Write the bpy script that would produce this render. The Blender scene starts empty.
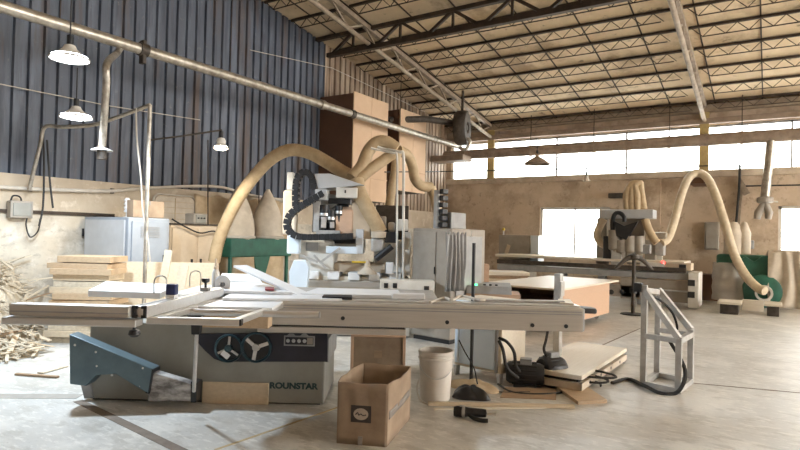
import bpy, bmesh, math, random
from mathutils import Matrix, Vector
random.seed(7)
PI = math.pi
scn = bpy.context.scene
COL = scn.collection

# ---------------------------------------------------------------- camera frame
F = 570.0; CX, CY, EYE = 400.0, 225.0, 1.45
AX_Y = Vector((370, 18, F)).normalized()
AX_X = Vector((880, 12, -F)); AX_X = (AX_X - AX_Y * AX_X.dot(AX_Y)).normalized()
AX_Z = AX_X.cross(AX_Y)
if AX_Z.y > 0: AX_Z = -AX_Z
R3 = Matrix((AX_X, AX_Y, AX_Z))
EYEP = Vector((0, 0, EYE))
def ray(x, y): return R3 @ Vector(((x - CX) / F, (y - CY) / F, 1.0))
def G(x, y, z=0.0):                       # measured point on a level plane
    r = ray(x, y); return EYEP + r * ((z - EYE) / r.z)
def W(x, y, d): return EYEP + ray(x, y) * d   # measured point at a distance
def PX(x, y, X): r = ray(x, y); return EYEP + r * (X / r.x)
def PY(x, y, Y): r = ray(x, y); return EYEP + r * (Y / r.y)
cd = bpy.data.cameras.new('camera'); cam = bpy.data.objects.new('camera', cd); COL.objects.link(cam)
cd.sensor_width = 36; cd.lens = F / 800 * 36; cd.clip_end = 200; cd.clip_start = 0.05
rt = R3 @ Vector((1, 0, 0)); up_ = R3 @ Vector((0, -1, 0)); bk = R3 @ Vector((0, 0, -1))
mw = Matrix((rt, up_, bk)).transposed().to_4x4(); mw.translation = EYEP
cam.matrix_world = mw
scn.camera = cam
PHI = math.atan2(rt.y, rt.x)
def frame(p, rz): 
    m = Matrix.Rotation(rz, 4, 'Z'); m.translation = Vector((p[0], p[1], p[2] if len(p) > 2 else 0)); return m

# ---------------------------------------------------------------- materials
def nmat(name, col, col2=None, rough=0.6, metal=0.0, scale=6.0, bump=0.0, detail=5, lo=0.35, hi=0.7, stretch=None, spec=None, kind='noise'):
    m = bpy.data.materials.new(name); m.use_nodes = True
    nt = m.node_tree; b = nt.nodes['Principled BSDF']
    b.inputs['Roughness'].default_value = rough; b.inputs['Metallic'].default_value = metal
    if spec is not None: b.inputs['Specular IOR Level'].default_value = spec
    if col2 is None: col2 = tuple(c * 0.8 for c in col)
    tc = nt.nodes.new('ShaderNodeTexCoord'); mp = nt.nodes.new('ShaderNodeMapping')
    nt.links.new(tc.outputs['Object'], mp.inputs['Vector'])
    if stretch: mp.inputs['Scale'].default_value = stretch
    no = nt.nodes.new('ShaderNodeTexNoise'); no.inputs['Scale'].default_value = scale; no.inputs['Detail'].default_value = detail
    no.inputs['Roughness'].default_value = 0.62
    nt.links.new(mp.outputs['Vector'], no.inputs['Vector'])
    cr = nt.nodes.new('ShaderNodeValToRGB'); cr.color_ramp.elements[0].position = lo; cr.color_ramp.elements[1].position = hi
    cr.color_ramp.elements[0].color = (*col2, 1); cr.color_ramp.elements[1].color = (*col, 1)
    nt.links.new(no.outputs['Fac'], cr.inputs['Fac']); nt.links.new(cr.outputs['Color'], b.inputs['Base Color'])
    if bump:
        bp = nt.nodes.new('ShaderNodeBump'); bp.inputs['Strength'].default_value = bump; bp.inputs['Distance'].default_value = 0.02
        nt.links.new(no.outputs['Fac'], bp.inputs['Height']); nt.links.new(bp.outputs['Normal'], b.inputs['Normal'])
    return m
def layered(name, base, layers, rough=0.85, bump=0.3):
    """base colour plus noise masks: layers = (colour, scale, lo, hi, stretch, amount)"""
    m = bpy.data.materials.new(name); m.use_nodes = True
    nt = m.node_tree; b = nt.nodes['Principled BSDF']; b.inputs['Roughness'].default_value = rough
    tc = nt.nodes.new('ShaderNodeTexCoord'); prev = None; first = None
    for i, (c, s, lo, hi, st, amt) in enumerate(layers):
        hi = lo + (hi - lo) * 0.6
        mp = nt.nodes.new('ShaderNodeMapping'); mp.inputs['Scale'].default_value = st or (1, 1, 1)
        mp.inputs['Location'].default_value = (i * 3.7, i * 1.9, i * 5.1)
        nt.links.new(tc.outputs['Object'], mp.inputs['Vector'])
        no = nt.nodes.new('ShaderNodeTexNoise'); no.inputs['Scale'].default_value = s; no.inputs['Detail'].default_value = 7; no.inputs['Roughness'].default_value = 0.65
        nt.links.new(mp.outputs['Vector'], no.inputs['Vector'])
        mr = nt.nodes.new('ShaderNodeMapRange'); mr.inputs['From Min'].default_value = lo; mr.inputs['From Max'].default_value = hi
        mr.inputs['To Max'].default_value = amt
        nt.links.new(no.outputs['Fac'], mr.inputs['Value'])
        mx = nt.nodes.new('ShaderNodeMix'); mx.data_type = 'RGBA'
        nt.links.new(mr.outputs['Result'], mx.inputs[0])
        if prev is None: mx.inputs[6].default_value = (*base, 1)
        else: nt.links.new(prev, mx.inputs[6])
        mx.inputs[7].default_value = (*c, 1); prev = mx.outputs[2]
        if first is None: first = no.outputs['Fac']
    nt.links.new(prev, b.inputs['Base Color'])
    if bump:
        bp = nt.nodes.new('ShaderNodeBump'); bp.inputs['Strength'].default_value = bump; bp.inputs['Distance'].default_value = 0.02
        nt.links.new(no.outputs['Fac'], bp.inputs['Height']); nt.links.new(bp.outputs['Normal'], b.inputs['Normal'])
    return m
def emit(name, col, s):
    m = bpy.data.materials.new(name); m.use_nodes = True; nt = m.node_tree
    b = nt.nodes['Principled BSDF']; b.inputs['Base Color'].default_value = (*col, 1)
    b.inputs['Emission Color'].default_value = (*col, 1); b.inputs['Emission Strength'].default_value = s
    return m
def wood(name, a, b_, scale=3.0, rough=0.6, st=(1, 14, 14)):
    return nmat(name, a, b_, rough=rough, scale=scale, stretch=st, detail=6, lo=0.3, hi=0.72, bump=0.08)
def glassmat(name, tint=(0.95, 0.97, 0.97)):
    m = bpy.data.materials.new(name); m.use_nodes = True; nt = m.node_tree
    for n in list(nt.nodes):
        if n.type != 'OUTPUT_MATERIAL': nt.nodes.remove(n)
    out = [n for n in nt.nodes if n.type == 'OUTPUT_MATERIAL'][0]
    t = nt.nodes.new('ShaderNodeBsdfTransparent'); t.inputs[0].default_value = (*tint, 1)
    g = nt.nodes.new('ShaderNodeBsdfGlossy'); g.inputs['Roughness'].default_value = 0.08
    lw = nt.nodes.new('ShaderNodeFresnel'); lw.inputs[0].default_value = 1.2
    mx = nt.nodes.new('ShaderNodeMixShader')
    nt.links.new(lw.outputs[0], mx.inputs[0]); nt.links.new(t.outputs[0], mx.inputs[1]); nt.links.new(g.outputs[0], mx.inputs[2])
    nt.links.new(mx.outputs[0], out.inputs['Surface'])
    return m
def film(name, col, alpha, rough=0.3):
    m = nmat(name, col, tuple(c * .85 for c in col), rough=rough, scale=5)
    m.node_tree.nodes['Principled BSDF'].inputs['Alpha'].default_value = alpha
    return m

M = {}
M['floor'] = layered('concrete_floor', (0.545, 0.53, 0.495), [
    ((0.42, 0.395, 0.35), 0.5, 0.45, 0.72, None, 0.75), ((0.68, 0.655, 0.60), 1.3, 0.5, 0.7, None, 0.8),
    ((0.38, 0.355, 0.31), 4.0, 0.52, 0.66, (1, 1.8, 1), 0.6), ((0.76, 0.735, 0.68), 8.0, 0.53, 0.68, (1, 2.6, 1), 0.55),
    ((0.34, 0.31, 0.27), 22.0, 0.60, 0.72, (1, 2, 1), 0.5)], rough=0.38, bump=0.1)
M['plaster'] = layered('cream_plaster', (0.57, 0.525, 0.44), [
    ((0.35, 0.315, 0.26), 1.3, 0.5, 0.74, None, 0.75), ((0.74, 0.70, 0.63), 3.5, 0.52, 0.7, None, 0.7),
    ((0.28, 0.255, 0.215), 9.0, 0.55, 0.76, (1, 1, 1.6), 0.55), ((0.52, 0.42, 0.3), 0.7, 0.5, 0.7, None, 0.5)], bump=0.5)
M['plaster_upper'] = layered('tan_plaster_band', (0.55, 0.46, 0.345), [
    ((0.45, 0.36, 0.26), 1.5, 0.5, 0.72, None, 0.6), ((0.72, 0.64, 0.52), 4.0, 0.55, 0.7, None, 0.6)], bump=0.3)
M['backwall'] = layered('stained_brown_plaster', (0.60, 0.47, 0.34), [
    ((0.38, 0.28, 0.19), 0.8, 0.45, 0.72, None, 0.85), ((0.66, 0.54, 0.41), 1.7, 0.5, 0.75, None, 0.8),
    ((0.26, 0.18, 0.12), 5.0, 0.58, 0.75, (1.3, 1, 1), 0.6), ((0.5, 0.40, 0.30), 12.0, 0.58, 0.8, None, 0.5)], bump=0.4)
M['ledge'] = nmat('pale_ledge', (0.62, 0.52, 0.40), (0.45, 0.36, 0.26), 0.8, scale=4)
M['blue_clad'] = layered('blue_steel_cladding', (0.098, 0.114, 0.148), [
    ((0.16, 0.185, 0.235), 1.1, 0.5, 0.72, (1, 2.5, 0.35), 0.8), ((0.12, 0.082, 0.06), 0.9, 0.53, 0.72, (1, 3, 0.3), 0.8),
    ((0.055, 0.063, 0.085), 2.0, 0.5, 0.75, (1, 6, 0.5), 0.8), ((0.33, 0.31, 0.29), 9.0, 0.62, 0.8, None, 0.4)], rough=0.55, bump=0.06)
M['brown_clad'] = layered('brown_steel_cladding', (0.32, 0.235, 0.165), [
    ((0.19, 0.125, 0.085), 0.8, 0.45, 0.7, (1, 3, 0.4), 0.8), ((0.55, 0.45, 0.34), 1.5, 0.5, 0.7, (1, 4, 0.3), 0.6)], rough=0.6, bump=0.05)
M['roof'] = layered('dusty_roof_sheet', (0.70, 0.555, 0.365), [
    ((0.36, 0.265, 0.165), 0.6, 0.5, 0.74, (1, 1, 1), 0.85), ((0.80, 0.66, 0.46), 1.8, 0.5, 0.7, (1, .5, 1), 0.6),
    ((0.15, 0.11, 0.07), 3.5, 0.6, 0.76, None, 0.7)], rough=0.9, bump=0.15)
M['rust_steel'] = nmat('dark_rusty_steel', (0.075, 0.048, 0.03), (0.04, 0.027, 0.018), 0.7, 0.2, 8)
M['rafter'] = nmat('dusty_tan_steel', (0.42, 0.34, 0.25), (0.26, 0.20, 0.145), 0.6, 0.1, 7)
M['column'] = nmat('yellow_ochre_steel', (0.55, 0.42, 0.17), (0.38, 0.28, 0.12), 0.6, 0.0, 6)
M['galv'] = nmat('dusty_galvanised_steel', (0.60, 0.56, 0.49), (0.33, 0.29, 0.235), 0.36, 0.65, 9, bump=0.05)
M['brownduct'] = nmat('dusty_brown_duct', (0.40, 0.31, 0.235), (0.26, 0.19, 0.14), 0.6, 0.2, 5)
M['darkduct'] = nmat('dark_grimy_iron', (0.10, 0.08, 0.065), (0.05, 0.04, 0.03), 0.6, 0.3, 9)
M['black'] = nmat('black_plastic', (0.022, 0.022, 0.024), (0.012, 0.012, 0.013), 0.45, 0, 12)
M['rubber'] = nmat('black_rubber', (0.03, 0.028, 0.027), (0.018, 0.017, 0.016), 0.7, 0, 20)
M['whitepaint'] = nmat('offwhite_paint', (0.74, 0.72, 0.67), (0.60, 0.57, 0.51), 0.45, 0, 4)
M['melamine'] = nmat('white_laminate', (0.84, 0.85, 0.86), (0.74, 0.75, 0.76), 0.35, 0, 2)
M['palegrey'] = nmat('pale_grey_paint', (0.56, 0.58, 0.60), (0.48, 0.49, 0.50), 0.45, 0, 3)
M['bluegrey'] = nmat('pale_blue_paint', (0.74, 0.83, 0.91), (0.66, 0.75, 0.84), 0.4, 0, 3)
M['bluegreydark'] = nmat('grey_blue_paint', (0.34, 0.375, 0.42), (0.29, 0.32, 0.36), 0.5, 0, 3)
M['midgrey'] = nmat('mid_grey_paint', (0.36, 0.36, 0.355), (0.27, 0.27, 0.265), 0.5, 0.1, 5)
M['taupe'] = nmat('taupe_grey_paint', (0.37, 0.33, 0.28), (0.29, 0.255, 0.21), 0.5, 0, 4)
M['sawgrey'] = nmat('warm_grey_paint', (0.31, 0.305, 0.27), (0.24, 0.235, 0.205), 0.5, 0, 2.5)
M['navy'] = nmat('near_black_navy', (0.022, 0.022, 0.036), (0.014, 0.014, 0.022), 0.45, 0, 6)
M['teal'] = nmat('dark_teal_paint', (0.022, 0.062, 0.08), (0.015, 0.042, 0.056), 0.4, 0.1, 6)
M['armteal'] = nmat('weathered_teal_steel', (0.135, 0.195, 0.22), (0.09, 0.135, 0.16), 0.42, 0.35, 5, bump=0.04)
M['green'] = nmat('dark_green_paint', (0.028, 0.15, 0.10), (0.02, 0.095, 0.065), 0.5, 0, 5)
M['alu'] = nmat('brushed_aluminium', (0.72, 0.71, 0.69), (0.64, 0.625, 0.60), 0.35, 0.75, 5, stretch=(1, 10, 10))
M['aludusty'] = nmat('dusty_aluminium', (0.53, 0.495, 0.445), (0.47, 0.435, 0.385), 0.45, 0.35, 5, stretch=(.6, 12, 12))
M['steel'] = nmat('worn_grey_steel', (0.56, 0.55, 0.53), (0.40, 0.385, 0.36), 0.45, 0.35, 8)
M['weathered'] = nmat('scuffed_grey_steel', (0.52, 0.505, 0.49), (0.13, 0.12, 0.112), 0.5, 0.15, 5, lo=0.4, hi=0.62, stretch=(1, 1, 2.5))
M['ply'] = wood('plywood', (0.56, 0.41, 0.265), (0.46, 0.33, 0.205))
M['plypale'] = wood('pale_plywood', (0.70, 0.58, 0.42), (0.59, 0.475, 0.33))
M['sheet'] = wood('pale_board', (0.76, 0.69, 0.57), (0.68, 0.60, 0.475), rough=0.45)
M['pinkwood'] = wood('pinkish_board', (0.60, 0.40, 0.27), (0.52, 0.34, 0.225))
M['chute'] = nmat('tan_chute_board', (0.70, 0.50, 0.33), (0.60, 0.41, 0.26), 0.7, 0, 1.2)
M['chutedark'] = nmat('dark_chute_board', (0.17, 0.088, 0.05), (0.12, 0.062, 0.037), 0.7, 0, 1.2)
M['scrap'] = wood('raw_offcut_wood', (0.70, 0.62, 0.49), (0.48, 0.40, 0.29))
M['scrapdark'] = wood('dark_offcut_wood', (0.42, 0.29, 0.18), (0.27, 0.18, 0.11))
M['card'] = nmat('brown_cardboard', (0.37, 0.275, 0.19), (0.26, 0.185, 0.125), 0.85, 0, 5, bump=0.1)
M['cardpale'] = nmat('pale_cardboard', (0.66, 0.54, 0.40), (0.55, 0.44, 0.32), 0.85, 0, 4)
M['cardpink'] = nmat('tan_cardboard', (0.68, 0.47, 0.33), (0.58, 0.39, 0.27), 0.85, 0, 4)
M['tape'] = nmat('grey_tape', (0.30, 0.265, 0.235), (0.22, 0.195, 0.17), 0.4, 0, 9)
M['darkprint'] = nmat('dark_print', (0.055, 0.042, 0.038), (0.035, 0.028, 0.025), 0.7, 0, 20)
M['paleprint'] = nmat('pale_print', (0.50, 0.42, 0.34), (0.42, 0.35, 0.28), 0.7, 0, 20)
M['burlap'] = nmat('tan_filter_cloth', (0.60, 0.47, 0.31), (0.47, 0.355, 0.225), 0.95, 0, 7, bump=0.3)
M['bag'] = nmat('pale_filter_bag', (0.68, 0.60, 0.49), (0.53, 0.455, 0.36), 0.9, 0, 5, bump=0.2)
M['hose'] = nmat('tan_spiral_hose', (0.57, 0.435, 0.27), (0.44, 0.325, 0.19), 0.6, 0, 8, bump=0.15)
M['hosepale'] = nmat('pale_spiral_hose', (0.70, 0.60, 0.44), (0.55, 0.45, 0.31), 0.55, 0, 8, bump=0.15)
M['bucket'] = nmat('dusty_white_plastic', (0.76, 0.71, 0.64), (0.64, 0.58, 0.51), 0.55, 0, 5)
M['cable'] = nmat('pale_cable_sheath', (0.62, 0.57, 0.49), (0.5, 0.45, 0.38), 0.6, 0, 6)
M['ink'] = nmat('dark_teal_ink', (0.022, 0.06, 0.065), (0.016, 0.045, 0.05), 0.5, 0, 9)
M['bluecap'] = nmat('dark_blue_plastic', (0.02, 0.03, 0.12), (0.015, 0.022, 0.08), 0.4, 0, 9)
M['red'] = nmat('red_plastic', (0.28, 0.02, 0.04), (0.2, 0.015, 0.03), 0.4, 0, 9)
M['dust'] = nmat('sawdust', (0.62, 0.49, 0.33), (0.47, 0.36, 0.23), 0.95, 0, 12, bump=0.5)
M['film'] = film('clear_dust_film', (0.78, 0.74, 0.68), 0.55)
M['greyfilm'] = film('grey_plastic_film', (0.34, 0.335, 0.33), 0.62, 0.18)
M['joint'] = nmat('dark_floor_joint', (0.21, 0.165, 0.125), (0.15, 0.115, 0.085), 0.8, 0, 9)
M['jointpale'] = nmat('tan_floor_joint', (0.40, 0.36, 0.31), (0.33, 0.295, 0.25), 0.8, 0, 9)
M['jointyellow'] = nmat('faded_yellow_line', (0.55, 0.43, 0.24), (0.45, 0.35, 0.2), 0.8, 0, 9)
M['glass'] = glassmat('window_glass')
M['lampglow'] = emit('lamp_glow_cool', (0.86, 0.93, 1.0), 30)
M['lampwarm'] = emit('lamp_glow_warm', (1.0, 0.93, 0.80), 30)
M['greenled'] = emit('green_led', (0.05, 1.0, 0.25), 6)
M['redled'] = emit('red_led', (1.0, 0.06, 0.05), 4)
M['yellow'] = nmat('yellow_lens', (0.75, 0.55, 0.05), (0.6, 0.42, 0.03), 0.4, 0, 9)

# ---------------------------------------------------------------- mesh builder
WM = {}
class MB:
    def __init__(s, m=None): s.v = []; s.f = []; s.m = m or Matrix()
    def add(s, vs, fs):
        n = len(s.v); s.v += [s.m @ Vector(p) for p in vs]; s.f += [[i + n for i in f] for f in fs]; return s
    def box(s, x0, x1, y0, y1, z0, z1):
        vs = [(x, y, z) for z in (z0, z1) for y in (y0, y1) for x in (x0, x1)]
        return s.add(vs, [(0, 2, 3, 1), (4, 5, 7, 6), (0, 1, 5, 4), (2, 6, 7, 3), (0, 4, 6, 2), (1, 3, 7, 5)])
    def bar(s, p, q, w, h=None, up=(0, 0, 1)):
        h = h or w; p = Vector(p); q = Vector(q); d = (q - p).normalized(); up = Vector(up)
        if abs(d.dot(up)) > 0.98: up = Vector((0, 1, 0))
        a = d.cross(up).normalized() * (w / 2); b = a.cross(d).normalized() * (h / 2)
        vs = [c + i * a + j * b for c in (p, q) for (i, j) in ((-1, -1), (1, -1), (1, 1), (-1, 1))]
        return s.add(vs, [(3, 2, 1, 0), (4, 5, 6, 7), (0, 1, 5, 4), (1, 2, 6, 5), (2, 3, 7, 6), (3, 0, 4, 7)])
    def tube(s, pts, r, n=10, caps=True):
        pts = [Vector(p) for p in pts]; rs = r if isinstance(r, (list, tuple)) else [r] * len(pts)
        vs = []; fs = []; t0 = (pts[1] - pts[0]).normalized()
        ref = Vector((0, 0, 1)) if abs(t0.z) < 0.9 else Vector((1, 0, 0))
        a = t0.cross(ref).normalized()
        for i, p in enumerate(pts):
            t = (pts[min(i + 1, len(pts) - 1)] - pts[max(i - 1, 0)]).normalized()
            a = (a - t * a.dot(t)); a = a.normalized() if a.length > 1e-6 else t.orthogonal().normalized()
            b = t.cross(a)
            for k in range(n):
                c = 2 * PI * k / n; vs.append(p + (a * math.cos(c) + b * math.sin(c)) * rs[i])
        for i in range(len(pts) - 1):
            for k in range(n):
                fs.append((i * n + k, i * n + (k + 1) % n, (i + 1) * n + (k + 1) % n, (i + 1) * n + k))
        if caps: fs.append(tuple(range(n - 1, -1, -1))); fs.append(tuple(range((len(pts) - 1) * n, len(pts) * n)))
        return s.add(vs, fs)
    def lathe(s, prof, o=(0, 0, 0), ax=(0, 0, 1), n=24, caps=False):
        o = Vector(o); ax = Vector(ax).normalized(); a = ax.orthogonal().normalized(); b = ax.cross(a)
        vs = [o + ax * z + (a * math.cos(2 * PI * k / n) + b * math.sin(2 * PI * k / n)) * r for (r, z) in prof for k in range(n)]
        fs = [(i * n + k, i * n + (k + 1) % n, (i + 1) * n + (k + 1) % n, (i + 1) * n + k) for i in range(len(prof) - 1) for k in range(n)]
        if caps: fs.append(tuple(range(n - 1, -1, -1))); fs.append(tuple(range((len(prof) - 1) * n, len(prof) * n)))
        return s.add(vs, fs)
    def cyl(s, p, q, r, n=18): return s.tube([p, q], r, n)
    def prism(s, poly, ext):
        poly = [Vector(p) for p in poly]; e = Vector(ext); n = len(poly)
        return s.add(poly + [p + e for p in poly], [tuple(range(n - 1, -1, -1)), tuple(range(n, 2 * n))] + [(i, (i + 1) % n, n + (i + 1) % n, n + i) for i in range(n)])
    def grid(s, fn, nu, nv, closed=False):
        vs = [fn(i / nu, j / nv) for j in range(nv + 1) for i in range(nu + 1)]
        return s.add(vs, [(j * (nu + 1) + i, j * (nu + 1) + i + 1, (j + 1) * (nu + 1) + i + 1, (j + 1) * (nu + 1) + i) for j in range(nv) for i in range(nu)])
    def blob(s, c, rx, ry, rz, n=14, jit=0.0, rnd=None):
        rnd = rnd or random; c = Vector(c); vs = []; fs = []; m = n // 2
        for j in range(m + 1):
            th = PI * j / m
            for k in range(n):
                ph = 2 * PI * k / n; q = 1 + rnd.uniform(-jit, jit)
                vs.append(c + Vector((math.sin(th) * math.cos(ph) * rx * q, math.sin(th) * math.sin(ph) * ry * q, math.cos(th) * rz * q)))
        for j in range(m):
            for k in range(n): fs.append((j * n + k, (j + 1) * n + k, (j + 1) * n + (k + 1) % n, j * n + (k + 1) % n))
        return s.add(vs, fs)
    def build(s, name, mat, parent=None, bev=0.0, smooth=False, solid=0.0, sub=0):
        me = bpy.data.meshes.new(name); o = bpy.data.objects.new(name, me); COL.objects.link(o)
        if parent is not None:
            inv = WM[parent.name].inverted(); o.parent = parent; WM[o.name] = WM[parent.name].copy()
        else:
            lo = [min(p[i] for p in s.v) for i in range(3)]; hi = [max(p[i] for p in s.v) for i in range(3)]
            loc = Vector(((lo[0] + hi[0]) / 2, (lo[1] + hi[1]) / 2, lo[2])); o.location = loc
            WM[o.name] = Matrix.Translation(loc); inv = WM[o.name].inverted()
        me.from_pydata([inv @ p for p in s.v], [], s.f)
        bm = bmesh.new(); bm.from_mesh(me); bmesh.ops.remove_doubles(bm, verts=bm.verts, dist=1e-5)
        bmesh.ops.recalc_face_normals(bm, faces=bm.faces); bm.to_mesh(me); bm.free()
        me.materials.append(M[mat] if isinstance(mat, str) else mat)
        if solid:
            md = o.modifiers.new('thick', 'SOLIDIFY'); md.thickness = solid; md.offset = 0
        if bev:
            md = o.modifiers.new('edge', 'BEVEL'); md.width = bev; md.segments = 2; md.limit_method = 'ANGLE'
        if sub:
            md = o.modifiers.new('sub', 'SUBSURF'); md.levels = sub; md.render_levels = sub
        if smooth or sub:
            for p in me.polygons: p.use_smooth = True
            if not sub: me.set_sharp_from_angle(angle=math.radians(42))
        return o
def spl(pts, k=8):
    pts = [Vector(p) for p in pts]; P = [2 * pts[0] - pts[1]] + pts + [2 * pts[-1] - pts[-2]]; out = []
    for i in range(1, len(P) - 2):
        for j in range(k):
            t = j / k; a, b, c, d = P[i - 1:i + 3]
            out.append(0.5 * ((2 * b) + (c - a) * t + (2 * a - 5 * b + 4 * c - d) * t * t + (3 * b - a - 3 * c + d) * t ** 3))
    return out + [pts[-1]]
def hose(mb, pts, r, k=14, n=12, rib=0.022):
    q = spl(pts, k); return mb.tube(q, [r * (1 + (rib if i % 2 else -rib)) for i in range(len(q))], n)
def tag(o, label, cat, group=None, kind=None):
    o['label'] = label; o['category'] = cat
    if group: o['group'] = group
    if kind: o['kind'] = kind
    return o
def thing(name, label, cat, m, group=None):
    o = bpy.data.objects.new(name, None); COL.objects.link(o); o.empty_display_size = 0.1
    if not isinstance(m, Matrix): m = Matrix.Translation(Vector(m))
    o.matrix_world = m; WM[o.name] = m.copy()
    return tag(o, label, cat, group)
def struct(o): o['kind'] = 'structure'; return o
def dup(root, m, label=None):
    r = root.copy(); COL.objects.link(r); r.matrix_world = m; WM[r.name] = m.copy()
    if label: r['label'] = label
    def kids(a, b):
        for ch in list(a.children):
            c = ch.copy(); COL.objects.link(c); c.parent = b; kids(ch, c)
    kids(root, r); return r
ORD = ['first', 'second', 'third', 'fourth', 'fifth', 'sixth', 'seventh', 'eighth', 'ninth', 'tenth', 'eleventh', 'twelfth', 'thirteenth', 'fourteenth']
def lettering(text, mat, parent, m, size, name='lettering', ext=0.0008, sx=1.0):
    cu = bpy.data.curves.new('t', 'FONT'); cu.body = text; cu.size = size; cu.extrude = ext; cu.align_x = 'CENTER'; cu.align_y = 'CENTER'
    cu.offset = size * 0.05
    t = bpy.data.objects.new('t', cu); COL.objects.link(t)
    bpy.context.view_layer.update(); me = bpy.data.meshes.new_from_object(t)
    bpy.data.objects.remove(t); me.name = name
    for v in me.vertices: v.co.x *= sx
    me.transform(WM[parent.name].inverted() @ m)
    me.materials.clear(); me.materials.append(M[mat])
    o = bpy.data.objects.new(name, me); COL.objects.link(o); o.parent = parent; WM[o.name] = WM[parent.name].copy(); return o
# ================================================================ SETTING
XL, YB, SILL, LOWTOP, CT = -8.9, 16.5, 3.24, 2.17, 4.43
SL = 0.155
def zr(y): return 4.97 + SL * (YB - y)        # underside of the roof
XR, YF = 13.0, -3.5
struct(MB().box(XL - .3, XR, YF, YB + .3, -0.2, 0).build('floor', 'floor'))
struct(MB().box(XL - .25, XL, YF, YB + .2, 0, 1.62).build('wall_left', 'plaster'))
struct(MB().box(XL - .25, XL - .012, YF, YB + .2, 1.62, LOWTOP).build('wall_left_upper', 'plaster_upper'))
struct(MB().box(XL - .05, XL + .035, YF, 5.2, 1.615, 1.665).build('trim_1', 'rust_steel'))
def cladding(y0, y1, name, mat):
    pr = []; y = y0; per = 0.2
    while y < y1 - 1e-6:
        for dy, dx in ((0, 0), (.135, 0), (.15, -.045), (.185, -.045)):
            if y + dy <= y1: pr.append((y + dy, dx))
        y += per
    pr.append((y1, 0)); mb = MB(); vs = []
    for yy, dx in pr:
        vs += [(XL - .02 + dx, yy, LOWTOP - .03), (XL - .02 + dx, yy, zr(yy) + .02)]
    mb.add(vs, [(2 * i, 2 * i + 2, 2 * i + 3, 2 * i + 1) for i in range(len(pr) - 1)])
    return struct(mb.build(name, mat))
cladding(YF, 10.3, 'wall_left_cladding', 'blue_clad'); cladding(10.3, YB, 'wall_left_cladding_far', 'brown_clad')
# back wall with its openings
w = MB(); holes = [(-5.76, -3.75), (0.16, 2.2)]; HB, HT = 0.86, 2.35
w.box(XL - .2, XR, YB, YB + .25, 0, HB); w.box(XL - .2, XR, YB, YB + .25, HT, SILL)
xs = [XL - .2, holes[0][0], holes[0][1], holes[1][0], holes[1][1], XR]
for a, b in ((0, 1), (2, 3), (4, 5)): w.box(xs[a], xs[b], YB, YB + .25, HB, HT)
w.box(XL - .2, XR, YB, YB + .25, CT, zr(YB) + .05)
w.box(XL - .2, XL + .12, YB, YB + .25, SILL, CT)
w.box(-2.85, -2.45, YB - .08, YB, 0, SILL - .15)
struct(w.build('wall_back', 'backwall'))
struct(MB().box(XL, XR, YB - .1, YB + .02, SILL - .14, SILL + .03).build('trim_2', 'ledge', bev=.01))
struct(MB().box(XL, XR, YB - .16, YB - .005, CT + .02, CT + .16).build('trim_3', 'brownduct'))
struct(MB().box(XL, XR, YB - .22, YB - .005, CT + .32, CT + .5).build('trim_4', 'rafter'))
for i, cx in enumerate((-7.33, -1.44)):
    struct(MB().box(cx - .11, cx + .11, YB - .14, YB - .105, SILL, 4.75).box(cx - .03, cx + .03, YB - .105, YB + .05, SILL, 4.75).build('trim_%d' % (5 + i), 'column'))
def window(n, x0, x1, z0, z1, mull, fw=.05, mat='whitepaint'):
    f = MB(); y0, y1 = YB + .06, YB + .13
    f.box(x0, x1, y0, y1, z0, z0 + fw); f.box(x0, x1, y0, y1, z1 - fw, z1); f.box(x0, x0 + fw, y0, y1, z0, z1); f.box(x1 - fw, x1, y0, y1, z0, z1)
    for m_ in mull: f.box(m_ - .022, m_ + .022, y0, y1, z0, z1)
    o = struct(f.build('window_%d' % n, mat))
    ed = [x0 + fw] + sorted(mull) + [x1 - fw]
    for a, b in zip(ed, ed[1:]):
        MB().box(a, b, YB + .09, YB + .096, z0 + fw, z1 - fw).build('pane', 'glass', o)
window(1, XL + .12, -7.33, SILL, CT, []); window(2, -7.33, -1.44, SILL, CT, [-5.31, -3.36], mat='midgrey')
window(3, -1.44, 4.6, SILL, CT, [0.416, 2.4], mat='midgrey')
window(4, *holes[0], HB, HT, [-4.74], fw=.07); window(5, *holes[1], HB, HT, [1.2], fw=.07)
struct(MB().box(XL - .2, XR, YF - .25, YF, 0, zr(YF)).build('wall_front', 'brown_clad'))  # unseen wall added behind the camera, dark brown to cut frontal light
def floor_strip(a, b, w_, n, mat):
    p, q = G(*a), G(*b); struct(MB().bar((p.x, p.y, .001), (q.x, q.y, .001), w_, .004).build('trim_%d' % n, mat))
floor_strip((78, 401), (196, 458), .075, 7, 'joint'); floor_strip((-60, 396), (80, 396.5), .13, 8, 'jointpale')  # dark diagonal strip and broad tan strip, laid flat on the floor
floor_strip((215, 450), (338, 407.5), .022, 9, 'jointyellow'); floor_strip((690, 383), (900, 402), .014, 10, 'joint'); floor_strip((596, 348), (640, 328.5), .02, 11, 'joint')  # faded yellow line and two thin concrete joints
struct(MB().box(XR, XR + .25, YF - .25, 4.5, 0, zr(YF)).build('wall_right', 'brown_clad'))  # unseen part wall, added to keep daylight off the near left side
# roof
rf = MB(); t = .06
rf.prism([(XL - .3, YF, zr(YF)), (XL - .3, YB + .6, zr(YB + .6)), (XL - .3, YB + .6, zr(YB + .6) + t), (XL - .3, YF, zr(YF) + t)], (XR - XL + .3, 0, 0))
ceil = struct(rf.build('ceiling', 'roof'))
sm = MB(); x = XL + .55
while x < 5:
    sm.bar((x, YF, zr(YF) - .008), (x, YB, zr(YB) - .008), .026, .02); x += 1.02
sm = sm.build('ceiling_seam', 'rust_steel', ceil); sm['kind'] = 'structure'

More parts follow.
